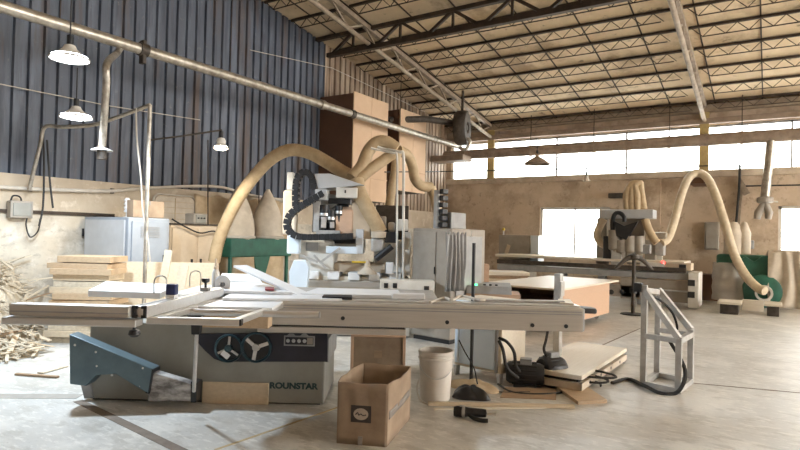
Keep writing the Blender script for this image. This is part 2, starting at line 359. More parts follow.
# lattice rafters running down the slope
def rafter(cx, label):
    t_ = thing('roof_truss', label, 'roof truss', (cx, YB - .1, zr(YB) - .55), 'lattice trusses under the roof')
    ya, yb = 1.0, YB - .12; A = lambda y: zr(y) - .13; B = lambda y: zr(y) - .45
    MB().bar((cx, ya, A(ya)), (cx, yb, A(yb)), .11, .09).build('top_chord', 'rafter', t_)
    MB().tube([(cx, ya, B(ya)), (cx, yb, B(yb))], .05, 10).build('bottom_chord', 'rafter', t_, smooth=True)
    y = yb - .1; wb = MB(); s = 0
    while y > ya + .6:
        wb.bar((cx, y, (B if s else A)(y)), (cx, y - .55, (A if s else B)(y - .55)), .035); s = 1 - s; y -= .55
    wb.build('web', 'rafter', t_)
rafter(-7.33, 'pale lattice roof truss running down the slope just right of the blue wall')
rafter(-1.44, 'pale lattice roof truss running down the slope at upper right, above the hose arch')
# joists
rows = [16.2, 15.19, 14.17, 13.2, 12.27, 11.45, 10.62, 9.1, 8.3, 7.5, 6.7]
def joist_proto(x0, x1, zig):
    m = Matrix.Translation((x0, 0, 0)); L = x1 - x0
    t_ = thing('roof_joist', 'x', 'roof joist', m, 'zigzag roof joists')
    MB(m).bar((0, 0, -.03), (L, 0, -.03), .05, .05).build('top_chord', 'rust_steel', t_)
    MB(m).bar((.25, 0, -.23), (L - .25, 0, -.23), .018, .018).build('bottom_chord', 'rust_steel', t_)
    wb = MB(m); x = .06; s = 0
    while x < L - .2:
        wb.bar((x, 0, -.23 if s else -.05), (min(x + .19, L - .05), 0, -.05 if s else -.23), .013); s = 1 - s; x += .19
    wb.build('web', 'rust_steel', t_); return t_
for nm, x0, x1 in (('bay beside the blue wall', XL + .02, -7.39), ('middle bay between lattice trusses', -7.27, -1.5), ('bay right of both lattice trusses', -1.38, 4.6)):
    p = joist_proto(x0, x1, .19)
    for i, y in enumerate(rows):
        m = Matrix.Translation((x0, y, zr(y) - .005)); lab = 'roof joist, %s row from the back wall, %s' % (ORD[i], nm)
        if i == 0: p.matrix_world = m; WM[p.name] = m; p['label'] = lab
        else: dup(p, m, lab)
# heavy cross truss
ty = 9.9; t_ = thing('cross_truss', 'heavy dark lattice truss crossing under the roof at the top middle of the picture', 'roof truss', (-8.8, ty, 5.5))
za, zb = zr(ty) - .10, zr(ty) - .52
MB().bar((-8.85, ty, za), (-1.5, ty, za), .1, .08).build('top_chord', 'rust_steel', t_)
MB().bar((-8.5, ty, zb), (-1.5, ty, zb), .11, .09).build('bottom_chord', 'rust_steel', t_)
wb = MB(); x = -8.4; k = 0
while x < -1.9:
    wb.bar((x, ty, zb), (x + .62, ty, za), .06); wb.bar((x + .62, ty, za), (x + .62, ty, zb), .045); wb.bar((x + .62, ty, za), (x + 1.24, ty, zb), .06); x += 1.24
wb.build('web', 'rust_steel', t_)

# ================================================================ LIGHTS
wd = bpy.data.worlds.new('world'); scn.world = wd; wd.use_nodes = True
bg = wd.node_tree.nodes['Background']; bg.inputs[0].default_value = (1.0, 0.98, 0.945, 1); bg.inputs[1].default_value = 11.0
def lamp_light(p, power, col, size=.14, name='lamp_light'):
    l = bpy.data.lights.new(name, 'SPOT'); l.energy = power; l.color = col; l.shadow_soft_size = size; l.spot_size = math.radians(165); l.spot_blend = .35
    o = bpy.data.objects.new(name, l); COL.objects.link(o); o.location = p; return o
def pendant(p, r, h, label, glow, rod_to, shade='whitepaint', bulb=True, group='pendant lamps'):
    t_ = thing('pendant_lamp', label, 'lamp', p, group); p = Vector(p)
    MB().lathe([(.02, h), (.045, h * .95), (.06, h * .7), (r * .55, h * .42), (r, 0), (r * .97, -.012)], p, n=28).build('lamp_shade', shade, t_, smooth=True, solid=.006)
    MB().tube([p + Vector((0, 0, h)), p + Vector((0, 0, h + .09))], .03, 10).build('socket', 'black', t_, smooth=True)
    if bulb: MB().lathe([(0, -.03), (r * .5, -.028), (r * .88, -.005), (r * .9, .02)], p, n=24).build('bulb', glow, t_, smooth=True)
    if rod_to is not None: MB().tube([p + Vector((0, 0, h + .08)), Vector(rod_to)], .008, 6).build('cord', 'black', t_, smooth=True)
    return t_
LP1 = (-5.66, 2.82, 3.06)
pendant(LP1, .175, .13, 'large bright cool white lamp hanging below the long pipe at upper left', 'lampglow', (LP1[0], LP1[1], 3.75))
LP2 = W(76, 117, 6.9); pendant(LP2, .18, .13, 'smaller white lamp hung below and behind the large bright one, near the drop pipe', 'lampglow', LP2 + Vector((0, 0, .6)))
LP3 = W(221, 148, 7.9); pendant(LP3, .10, .14, 'small glowing lamp on the thin arm right of the pipe post', 'lampwarm', LP3 + Vector((0, 0, .24)))
lamp_light((LP1[0], LP1[1], LP1[2] - .06), 680, (.70, .85, 1.0), .12)
lamp_light((LP2.x, LP2.y, LP2.z - .06), 90, (.9, .95, 1.0), .1)
lamp_light((LP3.x, LP3.y, LP3.z - .06), 200, (1, .92, .78), .08)
# ================================================================ LEFT WALL
# long overhead pipe
P0, P1 = PX(0, 6, -7.5), PX(460, 147, -7.5)
dr = (P1 - P0).normalized(); PA = P0 - dr * 2.6
dp = thing('dust_pipe', 'long galvanised dust pipe sloping across the blue wall above the lamps', 'pipe', PA)
MB().tube([PA, P1], .075, 16).build('pipe', 'galv', dp, smooth=True)
def on_pipe(px_): 
    best = min((PX(px_, y, -7.5) for y in range(0, 160)), key=lambda q: ((q - P0) - dr * (q - P0).dot(dr)).length); return P0 + dr * (best - P0).dot(dr)
for px_ in (143, 322, 352, 436):
    q = on_pipe(px_); MB().tube([q - dr * .06, q + dr * .06], .095, 14).build('pipe_collar', 'darkduct' if px_ in (143, 352) else 'galv', dp, smooth=True)
for px_ in (60, 230, 400):
    q = on_pipe(px_); MB().bar(q + Vector((0, 0, .07)), (q.x, q.y, zr(q.y) - .02), .012).build('hanger_rod', 'rust_steel', dp)
q = on_pipe(143); gv = MB(); gv.box(q.x - .05, q.x + .05, q.y - .03, q.y + .03, q.z - .2, q.z + .13).build('gate_valve', 'darkduct', dp, bev=.01)
# drop pipe
a = on_pipe(121); b = W(107, 64, 7.0); c = W(102, 150, 7.2)
dd = thing('drop_pipe', 'slim vertical dust pipe dropping from the long overhead pipe beside the smaller white lamp', 'pipe', (c.x, c.y, c.z))
MB().tube(spl([a - Vector((0, 0, .06)), a + Vector((-.02, -.05, -.16)), b, b - Vector((0, 0, .3)), c], 6), .044, 12).build('pipe', 'galv', dd, smooth=True)
MB().tube([c + Vector((0, 0, .05)), c - Vector((0, 0, .12))], .056, 14).build('pipe_end', 'darkduct', dd, smooth=True)
MB().lathe([(.05, .03), (.125, 0), (.125, -.012), (.05, .0)], c, n=20).build('flange', 'palegrey', dd, smooth=True)
# pipe frame carrying the small lamp
d0 = 7.45; e0 = W(150, 105, d0); base = G(151, 300, 0); base = Vector((e0.x, e0.y, 0))
pf = thing('pipe_post', 'thin galvanised pipe post with a sloping arm in front of the pale electrical cabinet', 'post', base)
MB().tube([base, e0], .025, 12).build('post', 'galv', pf, smooth=True)
MB().tube(spl([e0, W(118, 117, d0 + .2), W(92, 125, d0 + .3), W(62, 127, d0 + .4), W(45, 127, d0 + .45), W(40, 146, d0 + .5), W(29, 190, d0 + .55)], 5), .026, 10).build('sloping_arm', 'galv', pf, smooth=True)
MB().tube([W(150, 140, d0), W(182, 136, 7.6), W(222, 130, 7.9)], .012, 8).build('lamp_arm', 'darkduct', pf, smooth=True)
tag(MB().tube(spl([W(136, 108, 7.42), W(137, 140, 7.42), W(141, 178, 7.4), W(143, 212, 7.4), W(147, 232, 7.42), W(150, 262, 7.4)], 6), .011, 8).build('hanging_cable', 'cable', smooth=True), 'pale cable hanging down just left of the pipe post', 'cable')
for k, pts in enumerate(([(43, 130), (44, 168), (43, 206), (39, 226)], [(47, 140), (50, 182), (53, 208)])):
    tag(MB().tube(spl([PX(x, y, -8.6 + .1 * k) for x, y in pts], 6), .014, 8).build('hanging_cable', 'rubber', smooth=True), ['thick dark cable hanging over the wall right of the small switch box', 'thin dark cable hanging over the wall between the switch box and the cabinet'][k], 'cable')
tag(MB().tube(spl([PX(29, 213, -8.82), PX(26, 224, -8.8), PX(30, 237, -8.78), PX(38, 231, -8.8), PX(40, 219, -8.8)], 6), .01, 8).build('cable_loop', 'rubber', smooth=True), 'black cable loop with a plug hanging under the switch box', 'cable')
cp = [PX(-40, 182, -8.84), PX(0, 187, -8.84), PX(60, 190, -8.84), PX(110, 191, -8.84), PX(150, 188, -8.84), PX(215, 186.5, -8.84), PX(250, 195, -8.84), PX(300, 203, -8.84)]
cd_ = thing('wall_conduit', 'pale conduit pipe running along the left wall below the blue cladding', 'pipe', cp[1])
MB().tube(spl(cp, 6), .028, 10).build('pipe', 'cable', cd_, smooth=True)
for x, y in ((30, 188.5), (112, 191), (190, 187)):
    q = PX(x, y, -8.87); MB().box(q.x - .02, q.x + .03, q.y - .02, q.y + .02, q.z - .04, q.z + .04).build('pipe_clip', 'darkduct', cd_)
tag(MB().tube([PX(0, 84, -8.8), PX(40, 92, -8.8), PX(110, 106, -8.8), PX(200, 120, -8.8)], .008, 6).build('stay_wire', 'cable', smooth=True), 'thin stay wire crossing the blue wall behind the two upper lamps', 'wire')
tag(MB().tube([PX(250, 50, -8.78), PX(332, 68, -8.78), PX(425, 112, -8.78)], .009, 6).build('stay_wire', 'cable', smooth=True), 'thin wire running along the wall top under the roof edge', 'wire')
# switch box
q = PX(16, 213, -8.88); bx = thing('switch_box', 'small grey green switch box on the left wall with a looped cable', 'switch box', (q.x, q.y, q.z))
mb = MB(); mb.box(-8.89, -8.76, q.y - .12, q.y + .17, q.z - .07, q.z + .17).build('housing', 'taupe', bx, bev=.012)
MB().box(-8.765, -8.745, q.y - .09, q.y + .14, q.z - .04, q.z + .14).build('cover', 'sawgrey', bx, bev=.006)
MB().tube(spl([PX(10, 203, -8.8), PX(13, 196, -8.8), PX(20, 197, -8.8), PX(22, 204, -8.8)], 5), .012, 8).build('cable', 'rubber', bx, smooth=True)
# electrical cabinet with its things on top
ec = thing('electrical_cabinet', 'pale blue grey electrical cabinet standing by the left wall under two boxes', 'cabinet', (-8.25, 5.05, 0))
MB().box(-8.86, -7.7, 4.72, 5.39, .08, 1.6).build('body', 'bluegreydark', ec, bev=.012)
MB().box(-8.82, -7.74, 4.76, 5.35, 0, .08).build('plinth', 'black', ec)
MB().box(-8.8, -7.76, 4.695, 4.72, .14, 1.56).build('front_panel', 'palegrey', ec, bev=.006)
dr_ = MB().box(-7.7, -7.675, 4.77, 5.34, .14, 1.55).build('side_door', 'bluegreydark', ec, bev=.006)
for zz in (1.32, .7):
    v = MB()
    for i in range(7): v.bar((-7.672, 4.9, zz + i * .024), (-7.672, 5.2, zz + i * .024), .012, .01)
    v.build('vent', 'midgrey', dr_)
MB().box(-7.676, -7.655, 5.27, 5.3, .9, 1.05).build('handle', 'black', dr_)
MB().box(-8.86, -8.83, 4.68, 4.7, 1.3, 1.42).build('latch', 'black', ec)
q = Vector((-8.2, 5.0, 1.6)); st = thing('signal_tower', 'white ringed signal tower standing on the electrical cabinet', 'signal light', q)
MB().lathe([(.055, 0), (.055, .015), (.018, .02), (.018, .08)], q, n=16, caps=True).build('base', 'whitepaint', st, smooth=True)
for i in range(4): MB().lathe([(.03, .08 + i * .055), (.045, .085 + i * .055), (.045, .115 + i * .055), (.03, .12 + i * .055), (.03, .135 + i * .055)], q, n=16, caps=True).build('lens', 'melamine', st, smooth=True)
def carton_simple(name, label, cat, x0, x1, y0, y1, z0, z1, mat, tape=True, rz=0, bev=.006):
    t_ = thing(name, label, cat, frame(((x0 + x1) / 2, (y0 + y1) / 2, z0), rz)); m = WM[t_.name]; a, b, h = (x1 - x0) / 2, (y1 - y0) / 2, z1 - z0
    MB(m).box(-a, a, -b, b, 0, h).build('body', mat, t_, bev=bev)
    if tape: MB(m).box(-a - .001, a + .001, -.03, .03, h - .06, h + .0015).build('tape', 'tape', t_)
    MB(m).box(-a, a, -b - .002, -.004, h, h + .003).box(-a, a, .004, b + .002, h, h + .003).build('flap', mat, t_)
    return t_
carton_simple('storage_box', 'cream box standing on the electrical cabinet left of a brown one', 'box', -8.25, -7.9, 5.02, 5.3, 1.605, 1.86, 'cardpale')
carton_simple('storage_box', 'brown box standing on the electrical cabinet right behind the pipe post', 'box', -7.88, -7.72, 4.8, 5.3, 1.605, 1.85, 'card')
# quilted panel on wall
def rounded(y0, y1, z0, z1, r, x):
    pts = []
    for cy, cz, a0 in ((y1 - r, z1 - r, 0), (y0 + r, z1 - r, 90), (y0 + r, z0 + r, 180), (y1 - r, z0 + r, 270)):
        for i in range(6): a = math.radians(a0 + i * 18); pts.append((x, cy + r * math.cos(a), cz + r * math.sin(a)))
    return pts
a, b = PX(155, 195, -8.8), PX(194, 225, -8.8)
qp = thing('padded_panel', 'pale padded panel with rounded corners propped on the wall above the cabinets', 'panel', (-8.8, (a.y + b.y) / 2, 1.4))
z1 = a.z; z0 = 1.1
MB().prism(rounded(a.y, b.y, z0, z1, .1, -8.86), (.06, 0, 0)).build('pad', 'bag', qp, bev=.015)
sm = MB()
for i in range(9): sm.bar((-8.798, a.y + .05, z0 + .12 + i * .1), (-8.798, b.y - .05, z0 + .12 + i * .1), .008)
sm.bar((-8.798, (a.y + b.y) / 2, z0 + .03), (-8.798, (a.y + b.y) / 2, z1 - .03), .012); sm.build('seam', 'burlap', qp)
fr_ = MB(); pr = rounded(a.y - .02, b.y + .02, z0 - .02, z1 + .02, .11, -8.81); fr_.tube(pr + [pr[0]], .016, 8).build('frame', 'cable', qp, smooth=True)
# twin beige cabinet
a, b = PX(171, 224, -8.1), PX(221, 224, -8.1); top = 1.52
tc = thing('tool_cabinet', 'dusty beige double door cabinet between the electrical cabinet and the tan hose', 'cabinet', (-8.45, (a.y + b.y) / 2, 0))
MB().box(-8.85, -8.12, a.y, b.y, 0, top).build('body', 'cardpale', tc, bev=.03)
for s_ in (0, 1):
    y0 = a.y + .03 + s_ * (b.y - a.y) / 2; d_ = MB().box(-8.12, -8.095, y0, y0 + (b.y - a.y) / 2 - .05, .06, top - .06).build('door', 'cardpale', tc, bev=.008)
    MB().box(-8.095, -8.075, y0 + (.36 if s_ == 0 else .04), y0 + (.39 if s_ == 0 else .07), .8, .95).build('handle', 'black', d_)
MB().box(-8.85, -8.1, a.y - .005, b.y + .005, top, top + .02).build('top_trim', 'darkduct', tc)
cb = PX(196, 226, -8.3); t_ = thing('control_box', 'small grey control box sitting on the beige double door cabinet', 'control box', (cb.x, cb.y, top + .02))
MB().box(cb.x - .12, cb.x + .12, cb.y - .14, cb.y + .14, top + .021, top + .2).build('housing', 'taupe', t_, bev=.012)
MB().box(cb.x + .12, cb.x + .135, cb.y - .1, cb.y + .1, top + .04, top + .18).build('cover', 'sawgrey', t_, bev=.004)
for i in range(3): MB().cyl((cb.x + .135, cb.y - .06 + i * .06, top + .12), (cb.x + .15, cb.y - .06 + i * .06, top + .12), .014).build('button', 'black', t_, smooth=True)
tag(MB().tube(spl([PX(172, 219, -8.05), PX(184, 226, -8.02), PX(200, 233, -8.02), PX(216, 232, -8.02), PX(222, 250, -8.02)], 6), .013, 8).build('cable', 'rubber', smooth=True), 'black cable draped across the top of the beige double door cabinet', 'cable')
# cloth hung on wall
def cloth(p0, p1, z0, z1, name, mat, label, cat, folds=5, amp=.04, parent=None, x=None):
    p0 = Vector(p0); p1 = Vector(p1); d = p1 - p0; nrm = Vector((d.y, -d.x, 0)).normalized()
    def fn(u, v):
        a_ = amp * (0.35 + .65 * (1 - v)) * math.sin(u * PI * 2 * folds + 1.3 * math.sin(v * 4 + u * 5))
        p = p0 + d * u; zz = z0 + (z1 - z0) * v - .05 * math.sin(u * PI * folds) ** 2 * (v > .99)
        return p + nrm * a_ + Vector((0, 0, zz))
    o = MB().grid(fn, 60, 14).build(name, mat, parent, smooth=True, solid=.008)
    if parent is None: tag(o, label, cat)
    return o
a, b = PX(195, 195, -8.78), PX(292, 205, -8.78)
cloth((-8.78, a.y, 0), (-8.78, b.y, 0), .9, 2.1, 'burlap_sheet', 'burlap', 'tan burlap sheet hung along the wall behind the green dust collector', 'cloth sheet')
for x in (208, 259): tag(MB().tube([PX(x, 140, -8.7), PX(x, 232, -8.7)], .011, 6).build('hanging_rod', 'rust_steel', smooth=True), 'thin dark rod hanging over the burlap sheet, %s' % ('left of the rising tan hose' if x == 208 else 'behind the pointed pale filter bag'), 'rod')
# twin bag dust collector left
a, b = PX(231, 240, -8.1), PX(292, 240, -8.1); y0, y1 = a.y, b.y
g0, g1 = .96, 1.30
dc = thing('dust_collector', 'green twin bag dust collector by the left wall under the tan filter bags', 'dust collector', (-8.35, (y0 + y1) / 2, 0))
MB().box(-8.72, -8.1, y0, y1, g0, g1).build('head_box', 'green', dc, bev=.02)
mid = (y0 + y1) / 2
MB().prism([(-8.12, mid - .22, g0 + .02), (-8.12, mid + .22, g0 + .02), (-8.12, mid + .1, g0 - .35), (-8.12, mid - .1, g0 - .35)], (-.5, 0, 0)).build('funnel', 'green', dc, bev=.01)
MB().box(-8.7, -8.15, y0 + .05, y1 - .05, 0, .12).build('base', 'green', dc, bev=.01)
for yy in (y0 + .06, mid, y1 - .06):
    for xx in (-8.66, -8.18): MB().bar((xx, yy, .1), (xx, yy, g0), .05).build('leg', 'green', dc)
for yy in (y0 + .4, y1 - .4):
    MB().lathe([(.30, g1 - .02), (.32, g1 + .1), (.3, g1 + .35), (.22, g1 + .6), (.10, g1 + .85), (.03, g1 + .98)], (-8.4, yy, 0), n=26).build('upper_filter_bag', 'bag', dc, smooth=True)
    MB().lathe([(.33, g0), (.34, g0 - .3), (.33, .35), (.28, .16), (.0, .14)], (-8.4, yy, 0), n=26).build('lower_bag', 'burlap', dc, smooth=True)
    MB().lathe([(.325, g1), (.34, g1 + .012), (.34, g1 + .04), (.32, g1 + .05)], (-8.4, yy, 0), n=26).build('bag_strap', 'cable', dc, smooth=True)
# tall filter hose
hp = [W(214, 262, 9.2), W(219, 240, 9.2), W(230, 214, 9.15), W(244, 190, 9.1), W(258, 172, 9.05), W(270, 160, 9.0), W(283, 152, 8.9), W(296, 150, 8.8), W(312, 154, 8.7), W(330, 164, 8.6), W(345, 173, 8.5), W(358, 179, 8.4)]
tag(hose(MB(), hp, .098, 14).build('dust_hose', 'hose', smooth=True), 'thick tan dust hose arching from the left cabinets up over the black cable carrier', 'hose')
# long sheet and leaning boards
a, b = G(112, 330), G(222, 330); dz = 7.7
p, q = W(117, 262, dz), W(216, 264, dz + .15)
m = frame((p.x, p.y, 0), math.atan2(q.y - p.y, q.x - p.x)); L = (q - p).length
tag(MB(m).prism([(0, 0, 0), (0, .03, 0), (0, .16, p.z), (0, .13, p.z)], (L, 0, 0)).build('plywood_sheet', 'plypale'), 'long pale plywood sheet standing on edge in front of the electrical cabinet', 'board')
def slab(name, label, cat, p, q, w, t, mat, up=(0, 0, 1), group=None, bev=.003):
    o = MB().bar(p, q, w, t, up).build(name, mat, bev=bev); return tag(o, label, cat, group)
lb = [((160, 300), (169, 250), .10, 'narrow pale board leaning upright left of the white glue bottle, leftmost of the pair', 7.2),
      ((178, 300), (184, 265), .13, 'short wider pale board leaning beside the narrow tall one', 7.25)]
for (a, b, w_, lab, d_) in lb:
    p = W(a[0], a[1], d_); q = W(b[0], b[1], d_ + .12); p = p + (p - q) * (p.z / (q.z - p.z)) if q.z != p.z else p
    slab('leaning_board', lab, 'board', p, q, w_, .022, 'plypale', up=(rt.x * 0 - .5, .8, 0))
# plank stack
pl = W(88, 290, 7.3); rnd = random.Random(3); nb = 14; zt = W(88, 257, 7.0).z; th = zt / nb
for i in range(nb):
    L = rnd.uniform(.62, .78); wv = rnd.uniform(.42, .55); m = frame((pl.x + rnd.uniform(-.05, .05), pl.y + rnd.uniform(-.05, .05), i * th), PHI + rnd.uniform(-.06, .06))
    hh = th * rnd.uniform(.8, .98)
    o = MB(m).box(-L / 2, L / 2, -wv / 2, wv / 2, .0005, th - .0005 if i % 3 else hh).build('stacked_board', rnd.choice(['scrap', 'ply', 'scrap', 'ply', 'plypale']), bev=.004)
    nm = 'topmost' if i == nb - 1 else ('bottom' if i == 0 else ORD[nb - 1 - i] if nb - 1 - i < 14 else '')
    lab = 'topmost board of the plank stack by the left wall' if i == nb - 1 else 'board in the plank stack by the left wall, %s' % ('the lowest one' if i == 0 else '%s from the top' % ORD[nb - 1 - i])
    tag(o, lab, 'board', 'boards stacked by the left wall')
# heap of offcuts
def heap_h(x, y): 
    dx = (x + 8.9); return max(0, .92 - .50 * dx) * max(0, min(1, (-.515 * x - .25 - y) / .6))
hm = MB(); rnd = random.Random(11)
def hf(u, v):
    x = -8.88 + u * 2.1; y = .8 + v * (-.515 * x - .35 - .8)
    return Vector((x, y, max(.004, heap_h(x, y) - .06 + .07 * math.sin(9 * x + 5 * y) * math.sin(7 * y - 3 * x))))
hm.grid(hf, 40, 70)
for i in range(900):
    u, v = rnd.random() ** 1.2, rnd.random(); p = hf(u * 1.02, v); a = rnd.uniform(0, 2 * PI); L = rnd.uniform(.1, .3); t_ = rnd.uniform(-.45, .5)
    d = Vector((math.cos(a) * math.cos(t_), math.sin(a) * math.cos(t_), math.sin(t_))) * L
    p = p + Vector((0, 0, .02 + abs(d.z) / 2))
    if p.x - abs(d.x) / 2 < -8.88: p.x += abs(d.x)
    hm.bar(p - d / 2, p + d / 2, rnd.uniform(.012, .035), rnd.uniform(.006, .014))
tag(hm.build('offcut_heap', 'scrap'), 'sloping heap of small pale wood offcuts against the left wall', 'wood scrap', None, 'stuff')
protos = []
for L, w_, t_, mt in ((.55, .035, .012, 'scrap'), (.8, .03, .015, 'scrap'), (.4, .06, .012, 'plypale'), (.6, .04, .02, 'scrapdark')):
    protos.append((MB().box(-L / 2, L / 2, -w_ / 2, w_ / 2, -t_ / 2, t_ / 2), mt, L))
first = {}
for i in range(150):
    k = rnd.choice([0, 0, 1, 1, 2, 2, 3]); mb, mt, L = protos[k]; u, v = rnd.random(), rnd.random(); p = hf(u, v)
    tl = rnd.uniform(-.35, .35); m = Matrix.Translation(p + Vector((.03, 0, .05 + abs(math.sin(tl)) * L / 2))) @ Matrix.Rotation(rnd.uniform(0, 2 * PI), 4, 'Z') @ Matrix.Rotation(tl, 4, 'Y')
    dx = abs((m @ Vector((L / 2, 0, 0))).x - (m @ Vector((-L / 2, 0, 0))).x) / 2
    if m.translation.x - dx < -8.86: m.translation.x = -8.86 + dx + .02
    if k not in first: o = mb.build('wood_offcut', mt); first[k] = o
    else: o = first[k].copy(); COL.objects.link(o)
    o.matrix_world = m
    tag(o, ['pale stick among the loose offcuts on the heap by the left wall', 'long pale strip among the loose offcuts on the heap by the left wall', 'broad pale slat among the loose offcuts on the heap by the left wall', 'dark brown strip among the loose offcuts on the heap by the left wall'][k], 'wood scrap', ['pale sticks on the offcut heap', 'long strips on the offcut heap', 'broad slats on the offcut heap', 'dark strips on the offcut heap'][k])
slab('wood_offcut', 'thin dark stick lying alone on the floor left of the teal arm', 'wood scrap', G(16, 374, .012), G(58, 377, .012), .04, .02, 'scrapdark')
slab('wood_offcut', 'pale slat lying on the floor left of the teal arm beside a dark stick', 'wood scrap', G(40, 373, .01), G(66, 366, .01), .07, .016, 'scrap')
# tall chutes at far left wall
def chute(label, y0, y1, x1, z0, z1):
    t_ = thing('dust_chute', label, 'dust chute', (-8.4, (y0 + y1) / 2, z0))
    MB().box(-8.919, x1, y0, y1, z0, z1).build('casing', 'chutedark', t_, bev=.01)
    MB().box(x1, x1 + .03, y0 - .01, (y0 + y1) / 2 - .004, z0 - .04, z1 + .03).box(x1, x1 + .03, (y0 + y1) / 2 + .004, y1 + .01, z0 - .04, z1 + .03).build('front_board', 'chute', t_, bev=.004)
    MB().box(-8.9, x1, y0 + .1, y1 - .1, z0 - .05, z0).build('bottom_flange', 'darkduct', t_)
    for zz in (z0 + .5, z1 - .5): MB().bar((x1 + .04, y0, zz), (x1 + .04, y1, zz), .03, .02).build('batten', 'chute', t_)
    return t_
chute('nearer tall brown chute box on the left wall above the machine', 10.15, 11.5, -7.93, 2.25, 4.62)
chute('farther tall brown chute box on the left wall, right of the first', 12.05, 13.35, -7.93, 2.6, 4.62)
# fan wheel on the pipe end
q = W(462, 128, 15.2); fw = thing('extractor_fan', 'round dark grimy extractor fan hung under the roof near the far left corner', 'fan', q)
MB().lathe([(.16, -.16), (.42, -.16), (.46, -.10), (.46, .10), (.42, .16), (.16, .16), (.16, -.16)], q, ax=(.95, .25, 0), n=32).build('housing', 'darkduct', fw, smooth=True)
ax = Vector((.95, .25, 0)).normalized(); s1 = ax.orthogonal().normalized(); s2 = ax.cross(s1)
MB().lathe([(.0, .16), (.07, .15), (.08, -.15), (0, -.16)], q, ax=ax, n=16).build('hub', 'darkduct', fw, smooth=True)
for i in range(6):
    a = i * PI / 3; d = s1 * math.cos(a) + s2 * math.sin(a); e = s1 * -math.sin(a) + s2 * math.cos(a)
    MB().add([q + d * .07 - e * .05 + ax * .04, q + d * .07 + e * .05 - ax * .04, q + d * .4 + e * .09 - ax * .05, q + d * .4 - e * .09 + ax * .05], [(0, 1, 2, 3)]).build('blade', 'steel', fw, solid=.008)
MB().bar(q + Vector((0, 0, .44)), (q.x, q.y, zr(q.y) - .1), .05).build('hanger', 'rust_steel', fw)
MB().tube([W(389, 120, 14.6), W(425, 119, 14.9), q - ax * .1 + Vector((0, 0, .12))], .085, 12).build('inlet_duct', 'darkduct', fw, smooth=True)
MB().tube(spl([q + Vector((.2, -.1, -.3)), W(470, 142, 15.0), W(466, 149, 15.0), W(459, 148, 15.0)], 5), .05, 10).build('elbow', 'galv', fw, smooth=True)
# ================================================================ PANEL SAW
vd = Vector((-rt.y, rt.x, 0)).normalized(); D0 = 4.79
SF = frame((vd.x * D0, vd.y * D0, 0), PHI); SFi = SF.inverted()
def S(x, y, d): return SFi @ W(x, y, d)      # measured point in the saw's own axes
saw = thing('sliding_table_saw', 'large grey sliding table saw across the foreground with long beam and navy control panel', 'table saw', SF)
def sb(name, mat, x0, x1, y0, y1, z0, z1, bev=.004, parent=None): return MB(SF).box(x0, x1, y0, y1, z0, z1).build(name, mat, parent or saw, bev=bev)
cab = sb('cabinet', 'sawgrey', -2.58, -.605, 0, .72, .012, .66, .012)
sb('plinth', 'black', -2.55, -.64, .03, .7, 0, .012, 0)
# navy control panel with scoop shaped left end
zt_ = .595; zb_ = S(270, 361, D0).z
pp = [S(x, y, D0) for x, y in ((194, 333), (197, 340), (206, 350), (215, 358), (223, 361), (328, 361), (328, 333))]
np_ = MB(SF).prism([(p.x, -.001, p.z) for p in pp], (0, -.012, 0)).build('control_panel', 'navy', saw, bev=.002)
for (x, y, rad) in ((229, 348, .115), (256.5, 347, .125)):
    c = S(x, y, D0 - .03)
    wh = MB(SF).lathe([(rad * .86, 0), (rad * .88, -.02), (rad, -.03), (rad * 1.04, -.015), (rad, 0)], (c.x, -.013, c.z), ax=(0, 1, 0), n=36).build('hand_wheel', 'teal', saw, smooth=True)
    MB(SF).lathe([(0, -.002), (rad * .86, -.002)], (c.x, -.014, c.z), ax=(0, 1, 0), n=32).build('wheel_recess', 'black', wh)
    MB(SF).lathe([(0, -.035), (.03, -.03), (.034, 0), (0, 0)], (c.x, -.016, c.z), ax=(0, 1, 0), n=18).build('wheel_hub', 'steel' if x > 240 else 'teal', wh, smooth=True)
    sp = MB(SF)
    for k in range(3):
        a = (.35 if x > 240 else -.6) + k * 2 * PI / 3
        sp.bar((c.x, -.03, c.z), (c.x + math.cos(a) * rad * .85, -.028, c.z + math.sin(a) * rad * .85), .03 if x > 240 else .018, .012, (0, 1, 0))
    sp.build('wheel_spoke', 'alu' if x > 240 else 'steel', wh)
    if x < 240:
        k_ = S(226.5, 352.5, D0); MB(SF).bar((k_.x - .02, -.035, k_.z + .015), (k_.x + .035, -.035, k_.z - .03), .045, .012, (0, 1, 0)).build('crank_handle', 'melamine', wh)
a = S(284.5, 345, D0); b = S(315.5, 335.5, D0)
lp = MB(SF).box(a.x, b.x, -.017, -.0125, a.z, b.z).build('control_label', 'midgrey', np_, bev=.002)
MB(SF).box(a.x + .012, b.x - .012, -.0185, -.0165, a.z + .012, b.z - .012).build('label_field', 'navy', lp)
MB(SF).box(b.x - .065, b.x - .016, -.02, -.018, a.z + .016, b.z - .016).build('label_square', 'taupe', lp)
for i in range(4):
    xx = a.x + .035 + i * .046; MB(SF).lathe([(0, -.012), (.013, -.01), (.016, 0)], (xx, -.0185, (a.z + b.z) / 2), ax=(0, -1, 0), n=16).lathe([(0, .01), (.013, .008), (.016, 0)], (xx, -.0185, (a.z + b.z) / 2), ax=(0, -1, 0), n=16).build('push_button', 'palegrey', lp, smooth=True)
for xx in (a.x + .06, a.x + .17):
    MB(SF).prism([(xx - .035, -.0125, b.z), (xx + .035, -.0125, b.z), (xx + .012, -.0125, b.z + .022), (xx - .012, -.0125, b.z + .022)], (0, -.004, 0)).build('pictogram', 'midgrey', lp)
c = S(294, 385.5, D0)
lettering('ROUNSTAR', 'ink', saw, SF @ Matrix.Translation((c.x, -.0015, c.z)) @ Matrix.Rotation(PI / 2, 4, 'X'), .068, sx=1.12)
MB(SF).box(-.606, -.58, .05, .66, .35, .55).build('side_vent', 'midgrey', saw, bev=.004)
